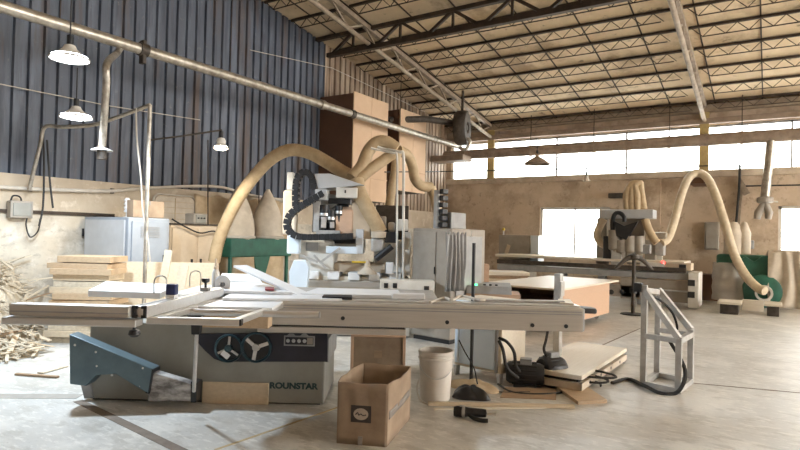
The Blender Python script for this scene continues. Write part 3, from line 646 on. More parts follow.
# table and beam
sb('table_top', 'steel', -2.0, .35, .12, 1.05, .80, .885)
sb('table_pedestal', 'sawgrey', -1.9, -.7, .1, .7, .655, .80, .01)
bt = .892; bm_ = .705
bx0, bx1 = -1.12, 1.475
beam = MB(SF).prism([(bx0, -.24, bm_), (bx0, -.24, bt - .015), (bx0, -.225, bt), (bx0, .08, bt), (bx0, .08, bm_)], (bx1 - bx0, 0, 0)).build('sliding_beam', 'aludusty', saw, bev=.004)
gr = MB(SF)
for zz in (bt - .03, bt - .05): gr.box(bx0 + .01, bx1 - .012, -.2425, -.238, zz - .004, zz + .004)
gr.build('beam_groove', 'midgrey', beam)
MB(SF).box(bx0, bx1, -.16, -.02, bt, bt + .012).build('top_rail', 'alu', beam, bev=.003)
for x, y in ((343, 318), (447, 322), (532, 325), (565.5, 326)):
    p = S(x, y, 4.55); MB(SF).cyl((p.x, -.2405, p.z), (p.x, -.246, p.z), .016).build('bolt_hole', 'black', beam, smooth=True)
MB(SF).box(bx1, bx1 + .014, -.235, .075, bm_ + .005, bt - .005).build('end_plate', 'palegrey', beam, bev=.004)
MB(SF).prism([(bx1 + .01, -.2, bt - .045), (bx1 + .01, .0, bt - .045), (bx1 + .13, -.03, bt - .05), (bx1 + .15, -.1, bt - .05), (bx1 + .13, -.18, bt - .05)], (0, 0, .042)).build('beam_handle', 'black', saw, bev=.014)
lr = MB(SF).box(-1.12, .065, -.235, -.15, .642, .69).build('lower_rail', 'aludusty', saw, bev=.005)
rk = MB(SF)
for i in range(60): rk.box(-1.11 + i * .0195, -1.10 + i * .0195, -.2, -.17, .688, .707)
rk.build('rack', 'black', lr)
for xx in (-.9, 0.0): MB(SF).box(xx - .05, xx + .05, -.15, .1, .65, .71).build('rail_bracket', 'midgrey', saw)
# crosscut outrigger table
d1 = 3.56; zt2 = .90
fr1 = S(147, 321, d1); fr2 = S(240, 322, d1)
oc = MB(SF).box(fr1.x, fr2.x, fr1.y - .02, fr1.y + .03, .853, .897).build('outrigger_rail', 'alu', saw, bev=.006)
MB(SF).box(fr2.x, fr2.x + .012, fr1.y - .018, fr1.y + .028, .856, .894).build('rail_end_cap', 'black', oc)
sd = S(262, 300, 4.5)
MB(SF).bar((fr2.x - .03, fr1.y + .03, .875), (fr2.x + .05, -.24, .86), .045, .04).build('outrigger_side', 'alu', saw, bev=.004)
bk_ = S(168, 313, 4.05); bk2 = S(319, 313, 4.05)
MB(SF).tube([(bk_.x, bk_.y, .862), (bk2.x, bk_.y, .862)], .024, 14).build('stop_tube', 'alu', saw, smooth=True)
MB(SF).tube([(bk2.x - .002, bk_.y, .862), (bk2.x + .008, bk_.y, .862)], .0235, 14).build('tube_cap', 'midgrey', saw, smooth=True)
MB(SF).bar((fr1.x + .05, fr1.y, .875), (fr1.x + .1, -.24, .875), .05, .04).build('outrigger_side', 'alu', saw, bev=.004)
MB(SF).box(-1.5, -.92, -.62, -.08, .868, .89).build('outrigger_plate', 'melamine', saw, bev=.003)
# crosscut fence receding from camera + extension to left
n1 = S(147, 318, 3.53); f1 = S(222, 300, 4.75)
fa = Vector((-1.60, n1.y, .93)); fb = Vector((-1.50, -.02, .93))
fe = MB(SF).bar(fa, fb, .085, .075).build('crosscut_fence', 'alu', saw, bev=.006)
dv = (fb - fa).normalized()
ec_ = MB(SF); 
for (i0, i1, j0, j1) in ((-.044, -.026, -.038, .038), (.026, .044, -.038, .038), (-.044, -.012, .02, .038), (.012, .044, .02, .038), (-.044, -.012, -.038, -.02), (.012, .044, -.038, -.02)):
    ec_.box(fa.x + i0, fa.x + i1, fa.y - .012, fa.y + .001, fa.z + j0, fa.z + j1)
ec_.build('fence_end_profile', 'black', fe)
MB(SF).bar(fa + Vector((-.008, .04, .0385)), fb + Vector((-.008, -.04, .0385)), .02, .003).build('fence_slot', 'midgrey', fe)
ex0 = S(16, 312, d1).x; ex1 = fa.x - .05
xe = MB(SF).box(ex0, ex1, fa.y - .04, fa.y + .05, .895, .966).build('extension_fence', 'aludusty', saw, bev=.006)
MB(SF).box(ex0 + .01, ex1, fa.y - .043, fa.y - .038, .918, .926).build('fence_slot', 'midgrey', xe)
MB(SF).box(ex0 - .02, ex1 + .06, fa.y - .075, fa.y + .03, .845, .888).build('extension_rail', 'alu', saw, bev=.006)
MB(SF).tube([(-1.62, fa.y - .02, .845), (-1.62, fa.y - .02, .80)], .012, 10).build('knob_stem', 'black', saw)
MB(SF).lathe([(.012, 0), (.03, -.006), (.036, -.03), (.022, -.045), (0, -.046)], (-1.62, fa.y - .02, .825), n=18).build('clamp_knob', 'black', saw, smooth=True)
# outrigger support post + wood block
c0 = S(194, 328, 4.05)
MB(SF).prism([(c0.x - .06, c0.y, .845), (c0.x + .05, c0.y, .845), (c0.x + .035, c0.y, .70), (c0.x - .02, c0.y, .70), (c0.x - .025, c0.y, .79)], (0, .06, 0)).build('post_bracket', 'black', saw, bev=.006)
MB(SF).tube([(c0.x + .01, c0.y + .03, .72), (S(193, 392, 4.3).x, -.45, S(193, 392, 4.3).z)], .014, 10).build('support_post', 'steel', saw, smooth=True)
# swing arm (teal outer box, scuffed inner box)
dA = 4.55
A1, A2 = S(68, 333, dA + .1), S(153, 367, dA - .05)
def arm(pts, d, th, name, mat, par, bev=.008):
    q = [S(x, y, d) for x, y in pts]; return MB(SF).prism([(p.x, q[0].y, p.z) for p in q], (0, th, 0)).build(name, mat, par, bev=bev)
sa = arm([(69, 334), (153, 369), (149, 394), (116, 374), (97, 375), (86, 386), (70, 384)], dA, .13, 'swing_arm', 'armteal', saw)
q = arm([(147.5, 368), (153, 369.5), (149, 394), (145.5, 393)], dA - .004, .14, 'arm_end_flange', 'black', sa, .003)
arm([(148, 371), (192, 384), (192, 401.5), (148, 401.5)], dA + .02, .10, 'inner_arm', 'weathered', saw)
arm([(190.5, 381.5), (197, 383), (196, 402.5), (190.5, 402.5)], dA + .01, .12, 'inner_arm_cap', 'black', saw, .004)
for x, y in ((75, 345), (96, 352), (97, 366), (112, 375), (140, 386), (143, 368)):
    p = S(x, y, dA); MB(SF).lathe([(0, -.006), (.008, -.005), (.01, 0)], (p.x, p.y - .001, p.z), ax=(0, 1, 0), n=10).build('bolt', 'alu', sa, smooth=True)
arm([(80, 384), (90, 381), (93, 398), (84, 399)], dA + .2, .08, 'pivot_foot', 'midgrey', saw)
# loose wood by the saw
p = S(200, 330, 4.25); q2 = S(268, 330, 4.25)
MBo = MB(SF).box(p.x, q2.x, p.y, p.y + .14, .72, .846); tag(MBo.build('wood_block', 'ply', bev=.005), 'brown wood block clamped under the crosscut table above the two hand wheels', 'wood block')
p = S(200, 392, 4.70); q2 = S(267, 392, 4.70)
tag(MB(SF).box(p.x, q2.x, p.y + .05, -.001, 0.0, S(200, 383.5, 4.7).z).build('wood_plank', 'plypale', bev=.004), 'pale wood plank on edge against the saw cabinet, left of the lettering', 'board')
# ---- things lying on the saw
def onsaw(pts, z, t, name, mat, label, cat='board', bev=.002):
    q = [SF.inverted() @ G(x, y, z) for x, y in pts]
    return tag(MB(SF).prism([(p.x, p.y, z) for p in q], (0, 0, t)).build(name, mat, bev=bev), label, cat)
onsaw([(88, 296.5), (160, 299), (176, 290), (106, 286.5)], .82, .055, 'laminate_board', 'melamine', 'wide white laminate panel lying behind the fence at left of the saw')
onsaw([(222, 300.5), (342, 301.5), (338, 296), (232, 295)], .893, .02, 'laminate_strip', 'melamine', 'long white laminate strip lying along the saw beam beside the crosscut table')
onsaw([(213, 293), (292, 295), (262, 285), (222, 285)], .914, .025, 'laminate_board', 'melamine', 'white laminate offcut lying on the long strip, under the slanted plank')
onsaw([(218, 282), (262, 284), (256, 276), (222, 275)], .895, .022, 'laminate_board', 'melamine', 'small white laminate panel at the back of the saw table, behind the slanted plank')
onsaw([(300, 297), (402, 299), (398, 293), (318, 291)], .89, .03, 'laminate_strip', 'melamine', 'white laminate strip at the middle of the saw, right end near the grey machine')
# slanted plank: one end propped up
a_, b_ = W(240, 266, 5.35), W(306, 296, 4.9)
tag(MB().bar(a_, b_, .16, .018, (0, 0, 1)).build('laminate_plank', 'melamine', bev=.002), 'white plank propped up at a slant over the saw table', 'board')
onsaw([(265, 290.5), (274, 290.8), (274, 288.5), (265, 288.2)], .945, .012, 'marker_stick', 'red', 'dark red marker lying on the white laminate offcut', 'marker')
# glue bottle
p = SFi @ W(215.5, 285, 5.2); zb0 = .885
gb = thing('glue_bottle', 'tall slim white bottle standing on the saw table behind the fence', 'bottle', SF @ Vector((p.x, p.y, zb0)))
m = frame(WM[gb.name].translation, 0)
MB(m).lathe([(0, 0), (.034, 0), (.036, .01), (.034, .17), (.024, .2), (.02, .205)], n=20).build('body', 'whitepaint', gb, smooth=True)
MB(m).lathe([(.021, .204), (.021, .23), (.012, .235), (.009, .3), (0, .302)], n=16).build('nozzle', 'cardpale', gb, smooth=True)
p = SFi @ W(222, 284, 5.0)
sd_ = thing('sanding_disc', 'dark grey disc standing on edge behind the saw fence next to the white bottle', 'disc', SF @ Vector((p.x, p.y, .892)))
MB(SF).lathe([(0, -.012), (.075, -.012), (.08, 0), (.075, .012), (0, .012)], (p.x, p.y, .972), ax=(.7, -.7, 0), n=28).build('disc', 'midgrey', sd_, smooth=True)
MB(SF).lathe([(0, -.02), (.02, -.02), (.02, .02), (0, .02)], (p.x, p.y, .972), ax=(.7, -.7, 0), n=16).build('hub', 'black', sd_, smooth=True)
# flip stops on the fence
for (x, y, d_, lab) in ((167.5, 296, 3.95, 'dark blue flip stop on the saw fence, nearer one with a wire loop'), (203, 286, 4.5, 'black flip stop on the saw fence, farther one with a wire loop')):
    t0 = (d_ - D0 - fa.y) / (fb.y - fa.y); c = fa.lerp(fb, t0)
    fs = thing('flip_stop', lab, 'stop block', SF @ Vector((c.x, c.y, .968)), 'flip stops on the fence'); z0 = .968
    MB(SF).box(c.x - .03, c.x + .03, c.y - .035, c.y + .035, z0, z0 + .025).build('clamp_base', 'melamine' if x < 190 else 'midgrey', fs, bev=.004)
    if x < 190: MB(SF).box(c.x - .034, c.x + .034, c.y - .03, c.y + .03, z0 + .025, z0 + .10).build('stop_body', 'bluecap', fs, bev=.008)
    else:
        MB(SF).cyl((c.x, c.y, z0 + .02), (c.x, c.y, z0 + .07), .01).build('stem', 'black', fs, smooth=True)
        MB(SF).lathe([(.01, .06), (.03, .07), (.03, .095), (0, .1)], (c.x, c.y, z0), n=14).build('knob', 'black', fs, smooth=True)
    wx = c.x - .04
    MB(SF).tube(spl([(wx, c.y, z0 + .01), (wx, c.y, z0 + .12), (wx - .02, c.y, z0 + .15), (wx - .06, c.y, z0 + .15), (wx - .085, c.y, z0 + .12), (wx - .085, c.y, z0 + .03)], 4), .0045, 8).build('wire_loop', 'steel', fs, smooth=True)
# cables / bags / tools on the beam
def draped(pts, r, name, mat, label, cat='cable'): return tag(MB().tube(spl(pts, 6), r, 8).build(name, mat, smooth=True), label, cat)
def zpt(x, y, z): return G(x, y, z)
draped([zpt(430, 302.5, .905), zpt(444, 298, .915), zpt(452, 300, .92), zpt(462, 296, .925), zpt(480, 300, .92), zpt(492, 299, .912)], .012, 'cable', 'cable', 'pale cable lying in a loop on the saw beam below the grey machine')
p1, p2 = SFi @ G(473, 301, .905), SFi @ G(560, 301.5, .905)
tag(MB(SF).box(p1.x, p2.x, p1.y - .03, p1.y + .04, .9045, .925).build('metal_bar', 'steel', bev=.004), 'grey metal bar lying along the right half of the saw beam', 'bar')
tag(MB(SF).prism([(S(392, 300, 4.75).x, -.03, .905), (S(425, 300, 4.75).x, -.03, .905), (S(425, 300, 4.75).x, .05, .905), (S(392, 300, 4.75).x, .05, .905)], (0, 0, .05)).build('white_block', 'melamine', bev=.01), 'small white plastic block on the saw beam in front of the machine', 'block')
p = SFi @ G(362, 299, .905)
onsaw([(322, 299), (352, 300), (352, 297.5), (324, 297)], .9045, .022, 'black_bar', 'black', 'black bar lying on the white laminate strip at the middle of the saw', 'bar')
onsaw([(560, 304), (574, 305), (570, 300.5), (558, 300)], .905, .012, 'paper_scrap', 'sheet', 'pale wood offcut lying near the right end of the saw beam', 'wood scrap')
# ================================================================ FLOOR THINGS, FOREGROUND
# open carton
fl, frr, brr = G(337, 443), G(386, 447), G(409, 419.5)
ang = math.atan2(frr.y - fl.y, frr.x - fl.x); cw = (frr - fl).length; cdp = (brr - frr).length * .98; ch = .42
cm = frame((fl.x, fl.y, 0), ang); ct = thing('cardboard_carton', 'open brown cardboard carton with grey tape in the centre foreground', 'box', cm)
T = .008
def wav(z, s): return .012 * math.sin(9 * s + z * 3)
cmi = cm.inverted(); c1_ = Vector((cw, 0, 0)); c2_ = cmi @ brr; c2_ = c1_ + (c2_ - c1_) * 1.02; c3_ = c2_ - c1_ + Vector((-.03, -.03, 0)); c0_ = Vector((0, 0, 0))
MB(cm).prism([c0_, c1_, c2_, c3_], (0, 0, .006)).build('bottom', 'card', ct)
def wall(p0, p1, nm, hh0, hh1, tilt):
    p0 = Vector(p0); p1 = Vector(p1); d = p1 - p0; n_ = Vector((d.y, -d.x, 0)).normalized()
    def fn(u, v): 
        z = (hh0 + (hh1 - hh0) * u) * v
        return p0 + d * u + n_ * (tilt * v * v * math.sin(PI * u) + .006 * math.sin(u * 14 + v * 3) * v * (u * (1 - u) * 4)) + Vector((0, 0, z + .004 * math.sin(u * 9) * v))
    return MB(cm).grid(fn, 24, 8).build(nm, 'card', ct, smooth=True, solid=T)
wall(c0_, c1_, 'side_panel', ch, ch, .0)
wall(c1_, c2_, 'side_panel', ch, ch - .01, .025)
wall(c2_, c3_, 'side_panel', ch - .01, ch, .015)
wall(c3_, c0_, 'side_panel', ch, ch, .03)
e_ = (c2_ - c1_); en = Vector((e_.y, -e_.x, 0)).normalized()
def band(u, v): return c1_ + e_ * (.05 + .9 * u) + en * (.0075 + .025 * (.18 + .055 * v) ** 2 / ch ** 2 * math.sin(PI * u) + .006 * math.sin(u * 14) * .5 * (u * (1 - u) * 4)) + Vector((0, 0, .175 + .055 * v + .02 * u))
MB(cm).grid(band, 16, 3).build('tape_band', 'tape', ct, smooth=True, solid=.002)
MB(cm).box(cw * .43, cw * .52, -.0078, -.0045, .0, .06).build('bottom_tape', 'tape', ct)
pm = MB(cm).box(.095, .235, -.0085, -.0045, .155, .27).build('printed_square', 'darkprint', ct)
el = [(.165 + .052 * math.cos(i * PI / 12), -.0088, .212 + .04 * math.sin(i * PI / 12)) for i in range(24)]
lo_ = MB(cm).prism(el, (0, -.001, 0)).build('printed_oval', 'paleprint', pm)
MB(cm).tube(spl([(.128, -.0102, .208), (.143, -.0102, .222), (.15, -.0102, .206), (.165, -.0102, .214), (.18, -.0102, .205), (.202, -.0102, .21)], 5), .004, 6).build('printed_scrawl', 'darkprint', lo_)
# second carton behind
p = G(350, 376); q = G(405, 377); 
c2m = frame((p.x, p.y, 0), math.atan2(q.y - p.y, q.x - p.x)); L = (q - p).length
c2 = thing('cardboard_carton', 'closed brown box with dark edges and a small dark square, under the saw beam', 'box', c2m)
h2 = .40
MB(c2m).box(.02, L - .02, .0, .42, 0, h2).build('body', 'card', c2, bev=.006)
e = MB(c2m); e.box(0, L, -.012, .43, h2 - .002, h2 + .018); e.box(0, .03, -.012, 0, 0, h2); e.box(L - .03, L, -.012, 0, 0, h2); e.build('edge_strip', 'cardpink', c2, bev=.003)
MB(c2m).box(L / 2 - .04, L / 2 + .04, -.004, 0, .19, .26).build('printed_square', 'scrapdark', c2)
# bucket
bp_ = G(435, 398.5); bu = thing('plastic_bucket', 'dusty white plastic bucket with a wire handle beside the cartons', 'bucket', bp_)
m = frame(bp_, 0)
MB(m).lathe([(0, .0), (.128, 0), (.132, .01), (.150, .40), (.157, .405), (.157, .43), (.150, .432), (.143, .43), (.126, .02), (0, .018)], n=36).build('body', 'bucket', bu, smooth=True)
MB(m).lathe([(.150, .355), (.158, .36), (.158, .372), (.150, .377)], n=36).build('rim_band', 'bucket', bu, smooth=True)
MB(m).tube(spl([Vector((math.cos(a) * .16, math.sin(a) * .16, .37 - .16 * math.sin((a - (PHI - PI)) )) ) for a in [PHI - PI + .35 + i * (PI - .7) / 8 for i in range(9)]], 3), .004, 6).build('handle', 'steel', bu, smooth=True)
draped([G(427, 404, .006), G(420, 400, .02), G(417, 388, .06), G(420, 378, .12), G(426, 374, .13), G(429, 384, .05), G(424, 392, .02)], .006, 'wire', 'cable', 'pale wire curling up from the floor against the white bucket')
# strips on floor
def floorbar(a, b, z, w_, t, nm, mat, lab, cat='board'): return slab(nm, lab, cat, G(*a, z), G(*b, z), w_, t, mat)
floorbar((428, 403.5), (574, 406.5), .014, .05, .026, 'wood_strip', 'plypale', 'long pale wood strip lying on the floor right of the bucket')
floorbar((434, 409.2), (546, 407.6), .007, .03, .013, 'wood_strip', 'sheet', 'thin pale strip lying half under the longer strip, in front of it')
def flat(pts, z, t, nm, mat, lab, cat='board', bev=.003):
    return tag(MB().prism([G(x, y, z) for x, y in pts], (0, 0, t)).build(nm, mat, bev=bev), lab, cat)
flat([(500, 398), (556, 400), (556, 389), (505, 388)], 0, .01, 'fibreboard_sheet', 'scrapdark', 'dark brown sheet lying flat on the floor below the black motors')
flat([(556, 389), (578, 405), (607, 403), (584, 387.5)], .0, .03, 'wood_board', 'ply', 'small brown board lying on the floor in front of the platform scale')
# cloth bags
rnd = random.Random(5)
def rag(c, rx, ry, rz, nm, mat, lab, cat, seed):
    rr = random.Random(seed); ph = [rr.uniform(0, 6) for _ in range(4)]
    def fn(u, v):
        th = v * PI / 2; a = u * 2 * PI; k = 1 + .16 * math.sin(3 * a + ph[0]) + .1 * math.sin(7 * a + ph[1]) * math.sin(th * 2)
        return Vector(c) + Vector((math.cos(a) * math.sin(th) * rx * k, math.sin(a) * math.sin(th) * ry * k, max(.002, math.cos(th) * rz * (1 + .2 * math.sin(4 * a + ph[2]) * math.sin(2 * th)))))
    return tag(MB().grid(fn, 40, 12).build(nm, mat, smooth=True), lab, cat)
rag(G(470, 397), .17, .13, .10, 'black_cloth', 'black', 'crumpled black cloth on the floor beside the white bucket', 'cloth', 3)
rag(G(474, 388), .24, .15, .07, 'sawdust_pile', 'dust', 'low pile of pale sawdust at the foot of the green pole', 'sawdust', 9)
bpy.data.objects['sawdust_pile']['kind'] = 'stuff'
# power tool on the floor
dm = G(457, 417, .0); de = G(490, 420, .0); a = math.atan2(de.y - dm.y, de.x - dm.x); dmm = frame((dm.x, dm.y, 0), a)
gt = thing('power_tool', 'black hand power tool lying on the floor right of the open carton', 'power tool', dmm)
MB(dmm).lathe([(0, -.03), (.036, -.025), (.043, 0), (.043, .06), (.036, .085), (.034, .2), (.03, .23), (0, .235)], (0, 0, .045), ax=(1, 0, .02), n=20).build('motor_body', 'black', gt, smooth=True)
MB(dmm).lathe([(.044, .04), (.046, .045), (.046, .06), (.044, .065)], (0, 0, .045), ax=(1, 0, .02), n=20).build('grey_band', 'midgrey', gt, smooth=True)
MB(dmm).tube(spl([(.1, -.02, .03), (.14, -.06, .02), (.2, -.08, .018), (.25, -.08, .018)], 5), .016, 10).build('side_handle', 'rubber', gt, smooth=True)
MB(dmm).cyl((.235, 0, .047), (.31, 0, .048), .012).build('spindle', 'alu', gt, smooth=True)
MB(dmm).box(.02, .06, -.012, .012, .084, .096).build('switch', 'steel', gt, bev=.003)
# blue cabinet behind beam
A_ = G(500, 385); B_ = G(453, 374); C_ = G(516, 378); ang = math.atan2(A_.y - B_.y, A_.x - B_.x); cwid = (A_ - B_).length
bcm = frame((B_.x, B_.y, 0), ang); bc = thing('machine_cabinet', 'pale blue metal cabinet on short feet standing behind the right part of the saw beam', 'cabinet', bcm)
MB(bcm).box(0, cwid, .012, .46, .10, .80).build('body', 'sheet', bc, bev=.008)
d_ = MB(bcm).box(.02, cwid - .07, -.008, .012, .13, .78).build('door', 'bluegrey', bc, bev=.006)
MB(bcm).box(cwid - .066, cwid - .035, -.006, .012, .11, .79).build('edge_profile', 'midgrey', bc, bev=.003)
MB(bcm).box(.06, .075, -.016, -.008, .15, .76).build('door_seam', 'palegrey', d_)
for xx in (0, cwid - .05): MB(bcm).prism([(xx, -.004, .102), (xx + .05, -.004, .102), (xx + .04, .0, .0), (xx + .015, .0, .0)], (0, .06, 0)).build('foot', 'palegrey', bc, bev=.003)
for xx in (0, cwid - .05): MB(bcm).box(xx, xx + .05, .4, .45, 0, .1).build('foot', 'palegrey', bc)
# green pole
p = G(471, 384); po = thing('green_pole', 'slim dark green pole on a round foot in front of the blue cabinet', 'pole', p)
MB().tube([p + Vector((0, 0, .01)), p + Vector((0, 0, 1.38))], .017, 12).build('pole', 'black', po, smooth=True)
MB().lathe([(0, .02), (.09, .018), (.11, 0)], p, n=22).build('foot', 'midgrey', po, smooth=True)
# black motors and cables heap
mc = G(532, 384)
def motor(p, L, r, ang_, lab):
    m = frame((p.x, p.y, 0), ang_); t_ = thing('electric_motor', lab, 'motor', m, 'black motors under the saw beam')
    MB(m).lathe([(0, -L / 2), (r * .8, -L / 2), (r, -L / 2 + .03), (r, L / 2 - .05), (r * .85, L / 2), (0, L / 2)], (0, 0, r + .02), ax=(1, 0, 0), n=24).build('housing', 'black', t_, smooth=True)
    f_ = MB(m)
    for i in range(14):
        a = 2 * PI * i / 14; f_.bar((-L * .35, math.cos(a) * r, r + .02 + math.sin(a) * r), (L * .3, math.cos(a) * r, r + .02 + math.sin(a) * r), .012)
    f_.build('cooling_fin', 'rubber', t_)
    MB(m).box(-L * .3, L * .3, -r * .8, r * .8, 0, .03).build('foot', 'black', t_, bev=.004)
    MB(m).box(-.05, .06, -.05, .05, r * 2, r * 2 + .06).build('terminal_box', 'midgrey', t_, bev=.006)
    return t_
motor(G(525, 386), .36, .105, PHI - .25, 'black finned electric motor on the floor beside the blue cabinet')
motor(G(551, 384), .24, .13, PHI + .5, 'black stubby electric motor on the floor below the scale column')
draped([W(499, 338, 5.45), W(507, 342, 5.4), W(514, 352, 5.4), W(516, 366, 5.45), W(522, 374, 5.5)], .016, 'cable', 'rubber', 'black cable looping from the blue cabinet down to the finned motor, upper loop')
draped([W(499, 341, 5.42), W(503, 350, 5.35), W(507, 368, 5.35), W(518, 378, 5.4)], .016, 'cable', 'rubber', 'black cable looping from the blue cabinet down to the finned motor, lower loop')
draped([W(549, 325, 5.75), W(546, 340, 5.7), W(544, 350, 5.65), W(549, 360, 5.6), W(553, 372, 5.55)], .014, 'cable', 'rubber', 'black cable hanging from the saw beam down to the stubby motor')
draped([W(459, 340, 5.3), W(465, 352, 5.25), W(474, 368, 5.2), G(480, 388, .015), G(500, 392, .01), G(530, 392, .01)], .006, 'thin_wire', 'rubber', 'thin black wire running diagonally across the blue cabinet door to the floor')
draped([G(498, 384, .012), G(512, 392, .012), G(540, 394, .012), G(566, 391, .012), G(580, 380, .03)], .01, 'cable', 'rubber', 'black cable trailing over the floor in front of the motors')
tag(MB().tube([G(588, 384, .02) + Vector((math.cos(a) * (.12 + .004 * i), math.sin(a) * .10, .003 * i)) for i, a in enumerate([k * .35 for k in range(48)])], .011, 6).build('cable_coil', 'rubber', smooth=True), 'black cable coil on the floor beside the platform scale', 'cable')
# platform scale
zP = .17; L_, F_, R_, B_ = G(560, 363, zP), G(582, 376, zP), G(627, 348, zP), G(598, 344, zP)
ax = (R_ - F_); sl = ax.length; sang = math.atan2(ax.y, ax.x); swid = .62
smx = frame((F_.x, F_.y, 0), sang); sc = thing('platform_scale', 'floor platform scale with pale wide plate and steel column, right of the black motors', 'scale', smx)
MB(smx).box(0, sl, 0, swid, zP - .045, zP).build('platform', 'sheet', sc, bev=.008)
MB(smx).box(.05, sl - .06, .05, swid - .05, .055, zP - .045).build('frame_core', 'black', sc)
bs = MB(smx); bs.box(.0, sl, .0, .04, .03, .095); bs.box(0, sl, swid - .04, swid, .03, .095); bs.box(0, .04, 0, swid, .03, .095); bs.box(sl - .04, sl, 0, swid, .03, .095); bs.build('base_frame', 'bag', sc, bev=.004)
for i in range(4): MB(smx).cyl((sl * (.15 + .22 * i), -.004, .062), (sl * (.15 + .22 * i), .0, .062), .016).build('hole', 'black', sc)
for xx in (.05, sl - .05):
    for yy in (.05, swid - .05): MB(smx).cyl((xx, yy, 0), (xx, yy, .035), .028).build('foot', 'black', sc, smooth=True)
cp_ = smx.inverted() @ G(557, 373); zc = .02
pc = W(557, 276, cp_.length * 0 + 6.0)
cb_ = G(557, 371); mcol = frame((cb_.x, cb_.y, 0), sang)
MB(mcol).box(-.05, .05, -.035, .035, .0, 1.06).build('column', 'steel', sc, bev=.006)
MB(mcol).box(-.09, .02, -.06, -.035, .82, .98).build('bracket', 'steel', sc, bev=.004)
MB(mcol).box(-.02, .12, -.04, .3, .0, .035).build('column_foot', 'steel', sc, bev=.004)
# steel frame stand
q0 = G(643, 386); q1 = G(678, 393.5); q2 = G(690, 383.5); q3 = q0 + (q2 - q1)
ft = thing('steel_frame', 'grey welded steel frame stand with slanted top on the open floor', 'stand', q0)
U = lambda p, z: Vector((p.x, p.y, z)); w_ = .055; hF, hR = 1.0, .52
for p, h_ in ((q0, hF), (q1, hR), (q2, hR + .03), (q3, .86)): MB().bar(U(p, 0), U(p, h_), w_).build('post', 'steel', ft, bev=.004)
rl = [(q0, q1), (q1, q2), (q2, q3), (q3, q0)]
for a, b in rl: MB().bar(U(a, .03), U(b, .03), w_, .05).build('base_rail', 'steel', ft, bev=.003)
for a, b in ((q0, q1), (q3, q2)): MB().bar(U(a, .50), U(b, .50), w_ * .9).build('middle_rail', 'steel', ft, bev=.003)
MB().bar(U(q0, .95), U(q1, .52), w_).build('slanted_rail', 'steel', ft, bev=.004)
MB().bar(U(q3, .93), U(q2, .55), w_).build('slanted_rail', 'steel', ft, bev=.004)
MB().bar(U(q0, .95), U(q3, .9), w_).build('top_rail', 'steel', ft, bev=.004)
MB().bar(U(q1, .5), U(q2, .5), w_).build('top_rail', 'steel', ft, bev=.004)
MB().box(q0.x - .1, q0.x - .02, q0.y - .04, q0.y + .04, .93, 1.02).build('latch', 'black', ft, bev=.01)
draped([U(q0, .9) + Vector((.05, .02, 0)), W(660, 300, 5.8), W(672, 312, 5.85), W(677, 326, 5.9), W(676, 332, 5.9)], .012, 'cable', 'rubber', 'black cable along the slanted top of the steel frame stand')
draped([G(612, 383, .012), G(628, 379, .012), G(645, 386, .03), G(660, 393, .014), G(676, 393, .02), W(684, 382, 5.35), W(685, 370, 5.4), W(680, 358, 5.5), W(672, 345, 5.6), W(668, 338, 5.65)], .018, 'cable', 'rubber', 'thick black cable snaking from the floor up through the steel frame stand')
# ================================================================ CENTRAL ROUTER
DC = 8.0; kc = DC / F
CF = frame((0, 0, 0), PHI); o_ = W(365, 233, DC); CF.translation = Vector((o_.x, o_.y, 0)); CFi = CF.inverted()
def N(x, y, d=DC): return CFi @ W(x, y, d)
rou = thing('cnc_router', 'central white and grey router machine with black cable carriers behind the table saw', 'router machine', CF)
def cb(name, mat, x0, x1, y0, y1, z0, z1, bev=.006, parent=None): return MB(CF).box(x0, x1, y0, y1, z0, z1).build(name, mat, parent or rou, bev=bev)
def pxz(x, y, d=DC): p = N(x, y, d); return p.x, p.z
def cpx(name, mat, xa, ya, xb, yb, d, th, bev=.005, parent=None):
    """box whose near face spans the measured corners, th deep"""
    p, q = N(xa, ya, d), N(xb, yb, d); y0 = d - DC
    return cb(name, mat, min(p.x, q.x), max(p.x, q.x), y0, y0 + th, min(p.z, q.z), max(p.z, q.z), bev, parent)
cb('bed', 'whitepaint', -1.0, .66, .0, 1.5, .02, .78, .015)
bed2 = cb('bed_plate', 'sheet', -.95, .62, .05, 1.45, .78, .83)
for i in range(5): cb('bed_rail', 'melamine', -.8 + i * .29, -.64 + i * .29, -.03, .5, .79, .90, .01)
cb('front_rail', 'alu', -.95, .62, -.06, 0, .70, .77)
# two suction pods and a row of pins on bed edge
pn = MB(CF)
for i in range(9): pn.lathe([(.03, .83), (.03, .87), (.012, .88)], (.1 + i * .06, .35, 0), n=10, caps=True)
pn.build('pin_row', 'alu', rou, smooth=True)
# left support column
cpx('side_column', 'whitepaint', 299, 240, 333, 290, 8.1, .5, .02)
cpx('column_window', 'midgrey', 306, 242, 318, 251, 8.08, .03)
cpx('end_housing', 'bluegrey', 287, 235, 299, 254, 7.95, .35, .02)
pr = [(289, 272), (294, 260), (306, 260), (309, 268), (307, 292), (290, 290)]
MB(CF).prism([(N(x, y, 7.6).x, -.4, N(x, y, 7.6).z) for x, y in pr], (0, .1, 0)).build('splash_guard', 'bluegrey', rou, bev=.01)
